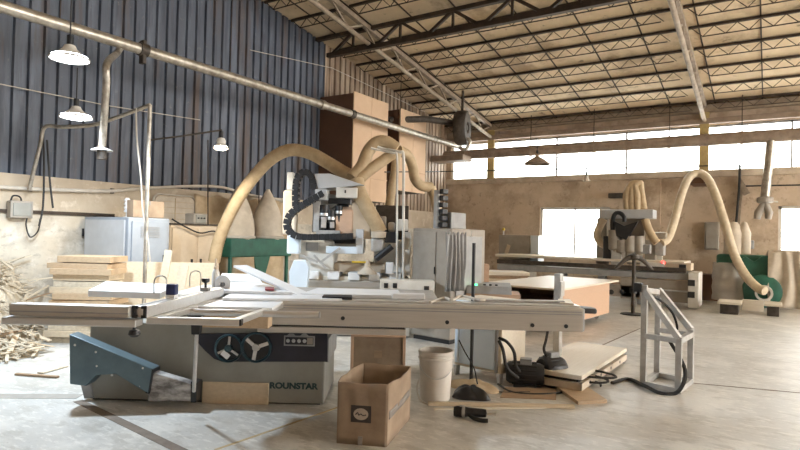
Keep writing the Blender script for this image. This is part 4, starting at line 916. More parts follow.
# cross beam with track and light strips
cpx('cross_beam', 'whitepaint', 300, 239, 364, 250, 8.15, .35, .012)
cpx('beam_cap', 'palegrey', 356, 229, 363, 254, 7.95, .4, .01)
cpx('light_strip', 'bluegrey', 326, 246, 358, 254, 7.95, .12, .01)
cpx('dark_recess', 'black', 333, 238, 356, 244, 8.13, .05)
def carrier(pts, w_, h_, name, d_off=0, n=7):
    q = [N(x, y, d) for x, y, d in pts]; q = spl(q, n); mb = MB(CF); per = 0; acc = 0
    # resample evenly
    out = [q[0]]; step = .078; need = step
    for a, b in zip(q, q[1:]):
        L = (b - a).length; pos = 0
        while L - pos >= need: pos += need; out.append(a.lerp(b, pos / L)); need = step
        need -= (L - pos)
    for a, b in zip(out, out[1:]):
        d = (b - a).normalized(); c = (a + b) / 2
        side = Vector((0, 1, 0)); nrm = d.cross(side).normalized(); 
        for s in (-1, 1): mb.bar(c - d * .035 + side * s * w_ / 2, c + d * .035 + side * s * w_ / 2, .014, h_, nrm)
        mb.bar(c - side * w_ / 2 + nrm * h_ * .45, c + side * w_ / 2 + nrm * h_ * .45, .03, .012, nrm); mb.bar(c - side * w_ / 2 - nrm * h_ * .45, c + side * w_ / 2 - nrm * h_ * .45, .03, .012, nrm)
    return mb.build(name, 'black', rou)
carrier([(296, 207, 8), (296, 190, 8), (298, 178, 8), (304, 172, 8), (311, 175, 8), (314, 184, 8), (314, 192, 8)], .14, .085, 'cable_carrier')
carrier([(324, 193, 7.9), (314, 199, 7.9), (300, 207, 7.9), (290, 215, 7.9), (287, 226, 7.9), (292, 234, 7.9), (303, 237, 7.9), (325, 237, 7.9), (356, 236, 7.9)], .14, .085, 'cable_carrier')
# gantry head
MB(CF).prism([(N(x, y, 8.1).x, .1, N(x, y, 8.1).z) for x, y in ((313, 232), (313, 196), (322, 192), (345, 197), (333, 208), (322, 222), (321, 232))], (0, .3, 0)).build('gantry_plate', 'midgrey', rou, bev=.01)
MB(CF).prism([(N(x, y, 7.95).x, -.05, N(x, y, 7.95).z) for x, y in ((314, 173.5), (330, 173.5), (364, 185), (328, 188), (318, 189))], (0, .5, 0)).build('top_cover', 'palegrey', rou, bev=.006)
cpx('upper_housing', 'whitepaint', 336, 187, 357, 198, 7.95, .4, .012)
cpx('upper_housing', 'palegrey', 315, 189, 327, 200, 7.9, .3, .012)
cpx('housing_slot', 'black', 344.5, 190, 346, 193, 7.945, .01, 0)
cpx('hood_underside', 'black', 328, 198, 350, 204, 8.05, .3)
cpx('column_plate', 'steel', 314, 200, 319, 232, 7.98, .15)
cpx('mast', 'whitepaint', 287, 172, 293, 190, 8.2, .1, .01)
cpx('mast_foot', 'bag', 283, 190, 296, 235, 8.35, .15, .03)
# spindle cluster
for (x, y0, y1, r) in ((324, 205, 229, .075), (331, 210, 231, .06), (339, 206, 222, .05)):
    a, b = N(x, y0, 8.05), N(x, y1, 8.05); sp = MB(CF).tube([a, a.lerp(b, .6), a.lerp(b, .62), b], [r, r, r * .6, r * .5], 18).build('spindle', 'black', rou, smooth=True)
    MB(CF).lathe([(r * 1.04, -.02), (r * 1.08, 0), (r * 1.04, .02)], a.lerp(b, .4), n=18, caps=True).build('collar', 'alu', sp, smooth=True)
cpx('gantry_back', 'navy', 313, 199, 348, 233, 8.45, .05)
cpx('bright_fitting', 'alu', 321, 217, 326, 228, 7.95, .05); cpx('bright_fitting', 'alu', 330, 222, 334, 228, 7.95, .05)
cpx('tool_tray', 'steel', 316, 230, 340, 236, 7.98, .15)
# struts
for a, b in (((321, 262), (340, 248)), ((314, 255), (326, 268)), ((300, 255), (318, 262))): MB(CF).bar(N(*a, 7.9), N(*b, 7.9), .05, .03).build('strut', 'steel', rou)
cpx('work_tray', 'cardpale', 304, 262, 385, 273, 8.2, .6)
cpx('orange_strip', 'yellow', 352, 261, 366, 263, 7.95, .02, 0)
MB(CF).lathe([(.0, .20), (.035, .19), (.04, .10), (.13, .02), (.14, 0), (0, 0)], (N(367, 274, 7.95).x, -.02, N(367, 274, 7.95).z), n=20).build('suction_cup', 'bag', rou, smooth=True)
# right head
cpx('carriage', 'whitepaint', 374, 240, 404, 275, 8.3, .35, .015)
a, b = N(376, 259, 7.9), N(396, 243, 7.9); MB(CF).tube([a, a.lerp(b, .8)], .045, 16).build('slanted_motor', 'black', rou, smooth=True)
cpx('valve_block', 'black', 385, 232, 397, 243, 7.95, .2, .01)
cpx('pump_body', 'steel', 371, 238, 384, 252, 7.95, .2, .03)
MB(CF).lathe([(0, -.06), (.11, -.05), (.12, .03), (0, .05)], N(379, 234, 8.0), n=22).build('round_cap', 'bag', rou, smooth=True)
cpx('sensor_box', 'melamine', 386, 262, 393, 274, 7.9, .1, .01)
cpx('carriage_leg', 'whitepaint', 405, 232, 410, 275, 8.1, .2, .01)
cpx('mount_block', 'whitepaint', 398, 219, 408, 231, 8.1, .2, .02)
cpx('rear_frame', 'darkduct', 376, 205, 408, 240, 8.5, .3, .01)
cpx('filter_pot', 'whitepaint', 388, 222, 395, 232, 8.2, .12, .03)
cpx('regulator', 'steel', 380, 216, 386, 230, 8.3, .1, .02)
for x, y0 in ((403.5, 153), (397, 154)):
    MB(CF).tube(spl([N(x, 285, 7.9), N(x, 200, 7.9), N(x, y0 + 3, 7.9), N(x - 4, y0 - 1, 7.9), N(x - 18, y0 - 4, 7.95), N(x - 26, y0 - 6, 7.95)], 5), .02 if x > 400 else .016, 10).build('air_pipe', 'whitepaint', rou, smooth=True)
cb('rear_shelf', 'midgrey', -.5, .25, .42, 1.0, 1.38, 1.42)
for xx in (-.48, .22): cb('shelf_post', 'midgrey', xx - .03, xx + .03, .5, .6, .83, 1.38)
# base right side block with dark windows
cpx('control_base', 'whitepaint', 380, 280, 434, 300, 7.4, .28, .01)
for x in (384, 393): cpx('dark_window', 'black', x, 283, x + 4, 288, 7.39, .02, 0)
cpx('dark_window', 'black', 424, 286, 429, 292, 7.39, .02, 0)
# cartons sitting on the rear shelf
def pbox(name, label, cat, xa, xb, yt, d, th, zb, mat, rz=0):
    p, q = N(xa, yt, d), N(xb, yt, d); y0 = d - DC; x0, x1 = p.x, q.x; t_ = thing(name, label, cat, CF @ Matrix.Translation(((x0 + x1) / 2, y0 + th / 2, zb)) @ Matrix.Rotation(rz, 4, 'Z'))
    m = WM[t_.name]; hw = (x1 - x0) / 2; h = p.z - zb
    MB(m).box(-hw, hw, -th / 2, th / 2, 0, h).build('body', mat, t_, bev=.01)
    MB(m).box(-hw - .001, hw + .001, -.025, .025, h - .07, h + .002).build('tape', 'tape', t_)
    MB(m).prism([(-hw, -th / 2, h), (hw, -th / 2, h), (hw - .02, -.03, h + .05), (-hw + .02, -.03, h + .05)], (0, .004, .004)).build('flap', mat, t_)
pbox('cardboard_carton', 'small tan carton on the router behind the spindles, left of the cream one', 'box', 335, 352, 210, 8.03, .26, 1.367, 'cardpink', .1)
pbox('cardboard_carton', 'cream carton on the router directly under the left tan hose', 'box', 352.5, 371, 204, 8.05, .28, 1.367, 'cardpale', -.05)
# hoses above router
def dh(pts, r, lab, mat='hose'): return tag(hose(MB(), [W(x, y, d) for x, y, d in pts], r, 10).build('dust_hose', mat, smooth=True), lab, 'hose')
dh([(352, 178, 8.3), (362, 166, 8.4), (368, 152, 8.5), (376, 143, 8.5), (386, 142, 8.5), (397, 149, 8.5)], .095, 'upper tan dust hose bending over the router towards the chute boxes')
dh([(358, 180, 8.3), (370, 170, 8.4), (384, 160, 8.5), (394, 153, 8.5)], .085, 'lower tan dust hose running up behind the bent one over the router')
dh([(356, 180, 8.2), (359, 192, 8.15), (366, 207, 8.1), (374, 221, 8.1), (380, 233, 8.1)], .11, 'thick tan dust hose dropping to the round cap on the router')
dh([(397, 150, 8.6), (395, 170, 8.6), (391, 195, 8.6), (388, 215, 8.6), (386, 232, 8.6)], .065, 'straight brown hose hanging beside the white air pipes')
dh([(398, 150, 8.7), (408, 156, 8.9), (413, 168, 9.0), (415, 179, 9.0), (422, 186, 9.1), (431, 187, 9.2)], .08, 'wavy tan hose running right from the hose junction to the grey machine')
dh([(431, 187, 9.2), (434, 197, 9.2), (437, 210, 9.2), (440, 226, 9.3)], .075, 'tapered tan hose dropping behind the grey machine')
# ================================================================ GREY MACHINE (right of router)
p0, p1 = W(413, 228, 8.0), W(452, 229, 7.55); am = math.atan2(p1.y - p0.y, p1.x - p0.x); gm = frame((p0.x, p0.y, 0), am); Lg = math.hypot(p1.x - p0.x, p1.y - p0.y)
gt_ = thing('machine_housing', 'tall grey machine housing with a rounded dark control knob, right of the router', 'machine', gm)
zt3 = p0.z
MB(gm).box(0, Lg, 0, .8, .06, zt3).build('housing', 'taupe', gt_, bev=.015)
MB(gm).box(.03, Lg - .03, .03, .77, 0, .06).build('plinth', 'black', gt_)
MB(gm).box(.02, Lg * .62, -.012, 0, .15, zt3 - .05).build('front_door', 'taupe', gt_, bev=.005)
MB(gm).box(Lg * .6, Lg * .62, -.03, -.012, .92, 1.02).build('handle', 'black', gt_, bev=.006)
MB(gm).box(Lg + .001, Lg + .02, .1, .7, .3, zt3 - .1).build('side_panel', 'midgrey', gt_, bev=.005)
# chain carriage on top of housing
for i in range(6): MB(gm).box(.22, .29, .3, .42, zt3 + .02 + i * .095, zt3 + .09 + i * .095).build('chain_link', 'black', gt_, bev=.008)
MB(gm).tube([(.15, .34, zt3), (.15, .34, zt3 + .55)], .045, 14).build('filter_tube', 'palegrey', gt_, smooth=True)
MB(gm).box(.02, .34, .44, .8, zt3 + .001, zt3 + .24).build('top_box', 'midgrey', gt_, bev=.012)
# plastic film wrap
a, b = W(446, 232, 7.4), W(466, 234, 7.6)
cloth((a.x, a.y, 0), (b.x, b.y, 0), .72, 1.50, 'plastic_film', 'greyfilm', 'grey clear plastic film draped over the right end of the grey machine', 'plastic film', folds=5, amp=.03)
# bright metal ladder-like bracket
br = W(466, 232, 7.9); t_ = thing('cable_bracket', 'pale metal bracket with dark gaps beside the draped plastic film', 'bracket', (br.x, br.y, 0)); m = frame((br.x, br.y, 0), PHI)
MB(m).bar((-.06, 0, 0), (-.06, 0, 1.52), .035).build('upright', 'alu', t_); MB(m).bar((.06, 0, 0), (.06, 0, 1.52), .035).build('upright', 'alu', t_)
for i in range(4): MB(m).box(-.06, .06, -.02, .02, 1.02 + i * .14, 1.06 + i * .14).build('rung', 'alu', t_)
# round black item on plywood pedestal
q = W(477, 262, 8.8); t_ = thing('plywood_pedestal', 'upright plywood box with a round black cap behind the pale work table', 'pedestal', (q.x, q.y, 0)); m = frame((q.x, q.y, 0), PHI)
MB(m).box(-.05, .19, .0, .3, 0, W(477, 264, 8.8).z).build('box', 'pinkwood', t_, bev=.006)
MB(m).lathe([(0, -.1), (.09, -.09), (.12, 0), (.09, .09), (0, .1)], (.0, .12, q.z + .07), ax=(0, 1, 0), n=24).build('round_cap', 'black', t_, smooth=True)
MB(m).box(-.06, .03, .02, .1, .84, q.z).build('dark_bracket', 'black', t_, bev=.01)
# ================================================================ WORK TABLE
tbm = frame((-3.16, 9.78, 0), -.09); tb = thing('work_table', 'pale board topped work table on castors with open dark front, behind the saw beam end', 'table', tbm)
tz = .69; x0, x1, y0, y1 = -.70, .68, -1.3, 1.45
MB(tbm).box(x0, x1, y0, y1, tz - .03, tz).build('table_top', 'sheet', tb, bev=.004)
MB(tbm).box(x1 - .09, x1 - .06, y0 + .08, y1 - .35, .11, tz - .03).build('side_panel', 'pinkwood', tb, bev=.003)
MB(tbm).box(x0 + .1, x0 + .13, y0 + .08, y1 - .35, .11, tz - .03).build('side_panel', 'pinkwood', tb, bev=.003)
MB(tbm).box(x0 + .13, x1 - .09, y0 + .1, y1 - .35, .11, .14).build('bottom_shelf', 'scrapdark', tb)
MB(tbm).box(x0 + .13, x1 - .09, .3, .33, .14, tz - .03).build('back_panel', 'scrapdark', tb)
MB(tbm).box(x0 + .13, x1 - .09, y0 + .14, .3, .40, .42).build('inner_shelf', 'scrapdark', tb)
for xx in (x0 + .16, x1 - .24):
    for yy in (y0 + .2, y1 - .5):
        c_ = MB(tbm).box(xx - .03, xx + .03, yy - .03, yy + .03, .08, .11).tube([(xx, yy - .012, .05), (xx, yy + .012, .05)], .05, 16).build('castor', 'steel', tb, smooth=True)
# console with a green light
q = W(474, 289, 7.7); cm_ = frame((q.x, q.y, 0), PHI - .15); co = thing('control_console', 'low dark control console with a green light left of the work table', 'console', cm_)
h = W(474, 286, 7.7).z
MB(cm_).box(-.1, .62, 0, .55, 0, h - .1).build('cabinet', 'pinkwood', co, bev=.006)
MB(cm_).prism([(-.1, -.02, h - .1), (-.1, .57, h - .1), (-.1, .5, h + .02), (-.1, .06, h)], (.6, 0, 0)).build('panel', 'midgrey', co, bev=.006)
MB(cm_).lathe([(0, .025), (.02, .02), (.024, 0)], (.02, .1, h + .0), n=14).build('indicator_light', 'greenled', co, smooth=True)
for i in range(3): MB(cm_).lathe([(0, .02), (.018, .018), (.02, 0)], (.14 + i * .08, .14, h + .002), n=12).build('button', 'black', co, smooth=True)
# boards stacked behind table
for i, (xa, xb, y, lab) in enumerate(((486, 545, 279, 'lowest board of the small stack behind the pale work table'), (487, 528, 275, 'middle dark board of the small stack behind the pale work table'), (489, 530, 271, 'top pale board of the small stack behind the pale work table'))):
    p, q = W(xa, y, 11.7), W(xb, y, 11.7); m = frame((p.x, p.y, 0), math.atan2(q.y - p.y, q.x - p.x)); z0 = [0, .585, .655][i]; z1 = [.58, .65, .72][i]
    tag(MB(m).box(0, (q - p).length, 0, .7, z0, z1).build('stacked_board' if i else 'board_pile_base', ['plypale', 'scrapdark', 'sheet'][i], bev=.004), lab, 'board')
# ================================================================ FAR CABINET AND FAR ROUTER
p, q = PY(499, 235, 14.9), PY(530, 235, 14.9); t_ = thing('grey_cabinet', 'low grey cabinet by the back wall left of the bright window', 'cabinet', (p.x, 14.9, 0)); 
za = PY(515, 261, 14.9).z; zb = PY(515, 235, 14.9).z
MB().box(p.x, q.x, 14.9, 15.5, 0, zb).build('body', 'taupe', t_, bev=.01)
MB().box(q.x + .002, q.x + .22, 14.95, 15.45, za, zb).build('side_panel', 'bluegrey', t_, bev=.006)
MB().box(p.x + .04, q.x - .04, 14.885, 14.9, za + .05, zb - .04).build('door', 'taupe', t_, bev=.005)
MB().prism([(p.x + .18, 14.883, za + .2), (p.x + .28, 14.883, za + .17), (p.x + .36, 14.883, za + .42), (p.x + .26, 14.883, za + .46)], (0, -.004, 0)).build('sticker', 'cardpale', t_)
q = PY(503.5, 235, 15.1); st = thing('signal_tower', 'small signal light with yellow lens on the low grey cabinet', 'signal light', (q.x, q.y, zb + .001))
MB().tube([(q.x, q.y, zb), (q.x, q.y, zb + .12)], .02, 10).build('stem', 'whitepaint', st, smooth=True)
MB().lathe([(.04, .12), (.04, .19), (0, .2)], (q.x, q.y, zb), n=14, caps=True).build('lens', 'yellow', st, smooth=True)
YR = 13.6
fr0, fr1_ = PY(520, 270, YR), PY(700, 274, YR)
rx0, rx1 = PY(497, 268, YR).x, PY(699, 290, YR).x
zr1 = PY(640, 262, YR).z; zr0 = PY(640, 275, YR).z
fr = thing('cnc_router', 'far wide router machine along the back wall with black spindle head and long bed', 'router machine', (PY(640, 300, YR).x, YR, 0))
MB().box(rx0, rx1 - .2, YR, YR + 1.3, zr0 - .06, zr0 + .08).build('bed_beam', 'midgrey', fr, bev=.01)
MB().box(rx0, rx1 - .25, YR - .02, YR + .05, zr0 + .1, zr0 + .2).build('bed_rail', 'darkduct', fr, bev=.005)
MB().box(rx0 - .1, rx1 - .3, YR + .1, YR + 1.3, zr1 - .02, zr1 + .04).build('bed_plate', 'sheet', fr, bev=.006)
MB().box(rx1 - .2, rx1, YR - .1, YR + .7, .04, PY(695, 274, YR).z + .03).build('end_frame', 'whitepaint', fr, bev=.012)
for zz in (.25, .5): MB().box(rx1 - .205, rx1 - .07, YR - .105, YR - .09, zz, zz + .13).build('end_window', 'black', fr)
MB().box(PY(620, 300, YR).x, rx1 - .2, YR + .02, YR + .1, .12, zr0 - .08).build('front_panel', 'taupe', fr, bev=.006)
for x in (560, 600, 640): 
    xx = PY(x, 300, YR).x; MB().box(xx - .08, xx + .08, YR + .1, YR + .3, 0, zr0 - .05).build('leg', 'midgrey', fr, bev=.006)
xx = PY(560, 300, YR).x; MB().box(xx, PY(640, 300, YR).x, YR + .02, YR + .12, .15, .42).build('tool_bank', 'taupe', fr, bev=.01)
for i in range(3):
    c = PY(600 + i * 11, 292, YR); MB().lathe([(0, -.03), (.05, -.02), (.06, 0)], (c.x, YR + .02, c.z), ax=(0, 1, 0), n=14).build('tool_socket', 'black', fr, smooth=True)
# gantry
gy = YR + .3
def fb(name, mat, xa, ya, xb, yb, yd, th, bev=.006): 
    p, q = PY(xa, ya, yd), PY(xb, yb, yd); return MB().box(min(p.x, q.x), max(p.x, q.x), yd, yd + th, min(p.z, q.z), max(p.z, q.z)).build(name, mat, fr, bev=bev)
fb('gantry_beam', 'palegrey', 599, 209.5, 653, 218.5, gy, .5, .012)
fb('gantry_leg', 'taupe', 597, 218, 606, 266, gy + .35, .3); fb('gantry_leg', 'taupe', 645, 240, 655, 266, gy + .35, .3)
fb('spindle_plate', 'taupe', 612, 216, 644, 250, gy + .2, .2)
for (x, ya, yb, r) in ((615, 230, 264, .15), (622, 240, 262, .15), (630, 236, 264, .15), (639, 236, 264, .12)):
    a, b = PY(x, ya, gy - .05), PY(x, yb, gy - .05); MB().tube([a, a.lerp(b, .55), a.lerp(b, .6), b], [r, r, r * .7, r * .45], 16).build('spindle', 'taupe', fr, smooth=True)
MB().prism([PY(x, y, gy - .2) for x, y in ((614, 221), (624, 226), (638, 221), (633, 230), (626, 240), (616, 236))], (0, .12, 0)).build('spindle_guard', 'black', fr, bev=.01)
fb('drive_motor', 'black', 603, 236, 613, 262, gy - .1, .25, .02); fb('drive_motor', 'midgrey', 628, 244, 650, 254, gy - .12, .2, .02)
fb('tool_block', 'steel', 611, 248, 622, 266, gy - .15, .2, .02)
q = [PY(x, y, gy - .1) for x, y in ((613, 236), (612.5, 222), (615, 214), (620, 213), (624, 217), (624.5, 222))]
MB().tube(spl(q, 6), .05, 10).build('cable_carrier', 'black', fr, smooth=True)
for i, x in enumerate((627, 632, 637)): MB().tube(spl([PY(x, 210, gy + .2), PY(x - 1 + i * .5, 196, gy + .2), PY(630 + i * 2.5, 186, gy + .25), PY(636 + i * 2, 183, gy + .3), PY(641, 190, gy + .35), PY(642 + i, 209, gy + .4)], 6), .075, 10).build('hose_bundle', 'hose', fr, smooth=True)
hose(MB(), [PY(x, y, gy + .1) for x, y in ((604, 219), (600, 226), (597, 235), (600, 242), (606, 246))], .09, 8).build('side_hose', 'hosepale', fr, smooth=True)
hose(MB(), [PY(x, y, gy + .1) for x, y in ((645, 219), (648, 228), (653, 238), (657, 243))], .09, 8).build('side_hose', 'hose', fr, smooth=True)
fb('hose_port', 'steel', 655, 236, 664, 256, gy + .3, .3, .03); fb('port_cap', 'galv', 653, 232, 666, 239, gy + .25, .4, .03)
fb('hose_post', 'whitepaint', 657, 250, 662, 262, gy + .4, .1)
fb('control_box', 'cardpale', 665, 262.5, 691, 271, YR + .1, .5, .01); fb('box_display', 'black', 679, 264.5, 686, 268.5, YR + .09, .02, 0)
c = PY(663, 263, YR + .1); MB().lathe([(0, .05), (.035, .04), (.04, -.02)], c, n=12).build('red_light', 'redled', fr, smooth=True)
fb('lower_beam', 'palegrey', 632, 287.5, 694, 293, YR - .06, .1, .01)
fb('side_cover', 'whitepaint', 640, 262, 664, 271, YR + .05, .5, .01)
# dark pedestal stand in front of the far router
g = G(633, 314.5); ps = thing('pedestal_stand', 'dark pedestal stand with a sloping umbrella top in front of the far router', 'stand', g)
zz = lambda y: EYE - (y - 239.6) * (px_d := (g - EYEP).dot(R3 @ Vector((0, 0, 1)))) / F
MB().lathe([(0, .03), (.22, .02), (.24, 0)], g, n=24).build('base', 'black', ps, smooth=True)
MB().tube([g + Vector((0, 0, .02)), (g.x, g.y, zz(255))], .035, 12).build('pole', 'darkduct', ps, smooth=True)
tz_ = zz(257)
for s_, xx in ((-1, -.36), (1, .36)):
    MB().tube(spl([(g.x, g.y, tz_ + .02), (g.x + xx * .45 * rt.x, g.y + xx * .45 * rt.y, tz_ - .05), (g.x + xx * rt.x, g.y + xx * rt.y, tz_ - .24)], 6), [.06 - .0025 * i for i in range(13)], 10).build('sloping_arm', 'darkduct', ps, smooth=True)
MB().lathe([(0, .06), (.09, .04), (.1, -.02), (.05, -.06)], (g.x, g.y, tz_), n=18).build('top_cap', 'darkduct', ps, smooth=True)
MB().tube([(g.x, g.y, zz(293)), (g.x, g.y, zz(288))], .07, 14).build('collar', 'black', ps, smooth=True)
# hose arch on back wall
hp = [PY(661, 243, 14.2), PY(668, 238, 14.4), PY(674, 222, 14.7), PY(681, 196, 15.0), PY(688, 179, 15.2), PY(697, 173, 15.3), PY(707, 178, 15.3), PY(716, 196, 15.2), PY(725, 224, 15.0), PY(734, 254, 14.9), PY(746, 276, 14.7), PY(758, 288, 14.5), PY(765, 291, 14.4)]
ah = thing('dust_hose', 'long pale dust hose arching high against the back wall down to the green dust collector', 'hose', hp[0])
hose(MB(), hp, .095, 12).build('hose', 'hosepale', ah, smooth=True)
q = PY(700, 178, 15.35); MB().box(q.x - .25, q.x + .25, q.y, YB - .1, q.z - .12, q.z + .02).build('hanger_bracket', 'chutedark', ah, bev=.02)
# ================================================================ GREEN DUST COLLECTOR AT RIGHT
YD = 14.9
gx = lambda x, y: PY(x, y, YD)
dg = thing('dust_collector', 'large dark green dust collector with pale bags by the back wall at far right', 'dust collector', (gx(760, 290).x, YD, 0))
a, b = gx(716, 255), gx(778, 255); zt4, zb4 = gx(745, 255).z, gx(745, 267).z
MB().box(a.x, b.x, YD + .1, YD + .75, zb4, zt4).build('head_box', 'green', dg, bev=.05)
# curved swan housing
pts = [gx(x, y) for x, y in ((737, 262), (745, 256), (754, 262), (762, 256), (772, 255), (780, 262), (778, 275), (769, 283), (768, 301), (744, 301), (742, 285), (748, 275))]
MB().prism([(p.x, YD, p.z) for p in pts], (0, .45, 0)).build('blower_housing', 'green', dg, bev=.03)
c = gx(763, 291)
MB().lathe([(.05, 0), (.36, 0), (.36, .12), (.33, .14), (.05, .14)], (c.x, YD - .02, max(c.z, .37)), ax=(0, -1, 0), n=32).build('blower_scroll', 'green', dg, smooth=True)
MB().lathe([(.12, 0), (.17, 0), (.17, .16), (.12, .16)], (c.x + .02, YD - .14, max(c.z, .37) - .03), ax=(0, -1, 0), n=24).build('inlet_ring', 'whitepaint', dg, smooth=True)
def bagm(xc, yt, yb, r, name, mat, top=.6):
    ct_ = gx(xc, yt); z1 = ct_.z; z0 = max(.04, gx(xc, yb).z); prof = []
    for i in range(13):
        v = i / 12; prof.append((r * (top + (1 - top) * min(1, v * 3.2)) * (1 + .03 * math.sin(v * 21)), z1 + (z0 - z1) * v))
    prof = [(0, z1 + .02)] + prof + [(0, z0)]
    return MB().lathe(prof, (ct_.x, YD + .35, 0), n=24).build(name, mat, dg, smooth=True)
bagm(728, 263, 301, .34, 'lower_bag', 'film', .95); bagm(787, 251, 302, .44, 'lower_bag', 'bag', .8)
bagm(733, 222, 254, .2, 'upper_filter_bag', 'bag', .4); bagm(744, 222, 254, .13, 'upper_filter_bag', 'bag', .35)
for xx in (a.x + .04, (a.x + b.x) / 2 - .2, b.x - .04): MB().bar((xx, YD + .72, 0), (xx, YD + .72, zb4), .06).build('leg', 'green', dg)
cloth((gx(768, 255).x, YD - .12, 0), (gx(806, 255).x, YD - .12, 0), .06, gx(785, 251).z + .02, 'cloth_sheet', 'bag', 'pale cloth sheet draped over the right side of the far green dust collector', 'cloth sheet', folds=2.5, amp=.05)
# low platforms and rail
for (xa, xb, ya, yb, lab) in ((718, 740, 306, 313.5, 'low white topped platform on the floor below the left bag of the green collector'), (765, 781, 309, 316, 'low white topped platform on the floor at far right below the cloth sheet')):
    p = G(xa, yb); q = PY(xb, yb, p.y); m = frame((p.x, p.y, 0), 0); L = q.x - p.x
    t_ = thing('low_platform', lab, 'platform', m, 'low platforms by the green collector')
    MB(m).box(-.02, L + .02, -.04, .6, .20, .25).build('top_plate', 'sheet', t_, bev=.01)
    MB(m).box(.03, L - .03, .04, .55, 0, .20).build('base', 'darkduct', t_, bev=.01)
p2, q2_ = G(742.5, 310), G(763.5, 311.5)
tag(MB().bar((p2.x, p2.y, .115), (q2_.x, q2_.y, .115), .14, .23).build('white_beam', 'sheet', bev=.01), 'white beam lying on the floor between the two low platforms', 'beam')
# ================================================================ BACK WALL SERVICES
YQ = 16.0
bd = thing('dust_pipe', 'long brown dust pipe running across the upper back wall windows', 'pipe', PY(640, 145, YQ))
e0, e1 = PY(436, 152, YQ), PY(640, 144, YQ); e2 = e1 + (e1 - e0) * 1.5; e2.z = e1.z
z_ = e1.z; MB().tube([(XL + .15, YQ, z_), (4.5, YQ, z_)], .15, 20).build('pipe', 'brownduct', bd, smooth=True)
for x in (-8.0, -5.9, -4.1, -2.2, -.6, 1.2): MB().tube([(x - .03, YQ, z_), (x + .03, YQ, z_)], .165, 20).build('pipe_collar', 'brownduct', bd, smooth=True); MB().bar((x, YQ, z_ + .14), (x, YQ, zr(YQ) - .03), .02).build('hanger_rod', 'rust_steel', bd)
mb = MB().box(XL + .02, -7.75, 15.3, 15.9, 3.72, 3.9); tag(mb.build('corner_tray', 'brownduct', bev=.02), 'dark brown duct tray in the far left corner below the fan', 'duct')
# dropping pipe with Y fitting
t0, t1 = PY(771, 142, YQ), PY(765, 200, YQ - .1); hd = thing('drop_pipe', 'dusty pipe with forked end hanging from the back wall pipe at upper right', 'pipe', t1)
MB().tube([(t0.x, YQ, z_ - .1), t1], .1, 16).build('pipe', 'galv', hd, smooth=True)
MB().lathe([(.1, .08), (.17, .05), (.17, -.05), (.11, -.08)], t1, n=20).build('pipe_end', 'taupe', hd, smooth=True)
for xo in (758, 769): MB().tube([t1 - Vector((0, 0, .05)), PY(xo, 213, YQ - .1), PY(xo - 1, 219, YQ - .1)], [.07, .085, .07], 14).build('forked_outlet', 'taupe', hd, smooth=True)
MB().tube([PY(766, 200, YQ - .1), PY(778, 202, YQ - .1)], .02, 8).build('gate_handle', 'whitepaint', hd, smooth=True)
# pendant bell lamp and small lamp
q = PY(537, 164, 15.6); qt = PY(534, 148, 15.6)
pendant(q, .38, .30, 'dusty bell shaped lamp hanging in front of the back windows', 'lampwarm', (q.x, q.y, z_ + .1), shade='brownduct', bulb=False)
q = PY(586.5, 181, 15.8); pendant(q, .10, .16, 'small pale lamp hanging from a wire by the back window sill', 'lampwarm', (q.x, q.y, 3.62), shade='bag', bulb=False)
def wire(pts, r, lab, mat='rubber', name='wire'): return tag(MB().tube(pts, r, 6).build(name, mat, smooth=True), lab, 'wire')
wire([PY(556, 157, 15.8), PY(587, 168, 15.8)], .014, 'dark wire slanting down to the small pale lamp by the back windows')
wire([PX(385, 172, -7.0), PY(440, 171.5, 15.9), PY(600, 168.5, 16.2), PY(740, 165, 16.2)], .016, 'long thin wire stretched across the upper back windows')
wire([PY(740, 165, 16.2), PY(739, 190, 16.25), PY(736, 224, 16.3)], .03, 'dark cable dropping down the back wall right of the hose arch')
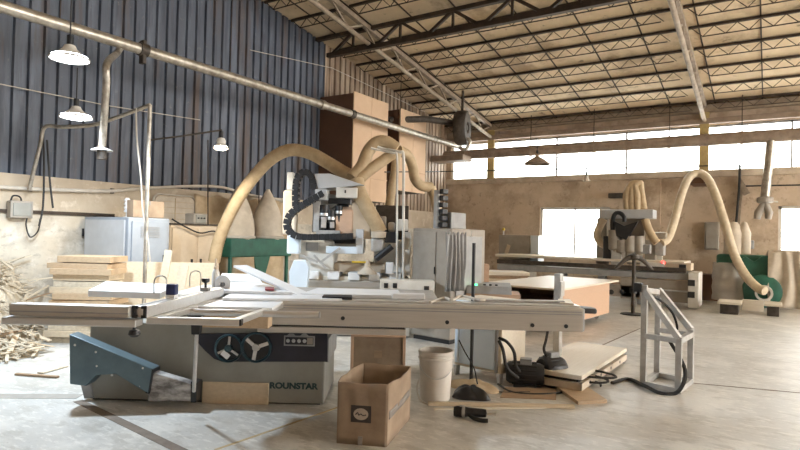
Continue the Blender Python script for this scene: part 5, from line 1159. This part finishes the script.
wire([PY(746, 186, 16.35), PY(800, 185, 16.35), PY(840, 183, 16.35)], .02, 'thin dark pipe running right along the back wall above the window')
q = PY(742, 185, 16.4); t_ = thing('wall_bracket', 'tan angled bracket on the back wall beside the dropping dark cable', 'bracket', (q.x, q.y, q.z))
MB().prism([PY(741, 178, 16.45), PY(750, 193, 16.45), PY(744, 196, 16.45), PY(740, 188, 16.45)], (0, -.1, 0)).build('arm', 'rafter', t_, bev=.01)
MB().prism([PY(738, 190, 16.45), PY(743, 190, 16.45), PY(740, 224, 16.45), PY(736, 224, 16.45)], (0, -.06, 0)).build('plate', 'rafter', t_, bev=.01)
for (xa, ya, xb, yb, mat, nm, lab) in ((705, 222, 719, 250, 'taupe', 'fuse_box', 'grey brown fuse box on the back wall behind the hose arch'), (609, 193.5, 626, 198, 'darkduct', 'wall_vent', 'small dark slot vent on the back wall above the far router'), (742, 240, 754, 249, 'midgrey', 'switch_box', 'small grey switch box on the back wall above the green collector'), (466, 235, 476, 243, 'darkduct', 'wall_socket', 'small round dark fitting on the back wall left of the low grey cabinet')):
    p, q = PY(xa, ya, 16.42), PY(xb, yb, 16.42); t_ = thing(nm, lab, nm.replace('_', ' '), ((p.x + q.x) / 2, 16.45, q.z))
    MB().box(p.x, q.x, 16.3, 16.495, q.z, p.z).build('housing', mat, t_, bev=.02); MB().box(p.x + .04, q.x - .04, 16.285, 16.3, q.z + .03, p.z - .03).build('cover', mat, t_, bev=.006)
p, q = PY(705, 250, 16.4), PY(719, 292, 16.4); t_ = thing('wall_cupboard', 'dark cupboard by the back wall left of the green collector', 'cupboard', ((p.x + q.x) / 2, 16.2, 0))
MB().box(p.x - .3, q.x, 15.9, 16.48, 0, PY(705, 274, 16.2).z).build('body', 'chutedark', t_, bev=.01); MB().box(p.x - .25, q.x - .05, 15.88, 15.9, .08, PY(705, 276, 16.2).z).build('door', 'chutedark', t_, bev=.006)
scn.view_settings.view_transform = 'Standard'; scn.view_settings.look = 'None'
scn.view_settings.gamma = 1.0; scn.view_settings.use_curve_mapping = False
scn.view_settings.exposure = 0.0
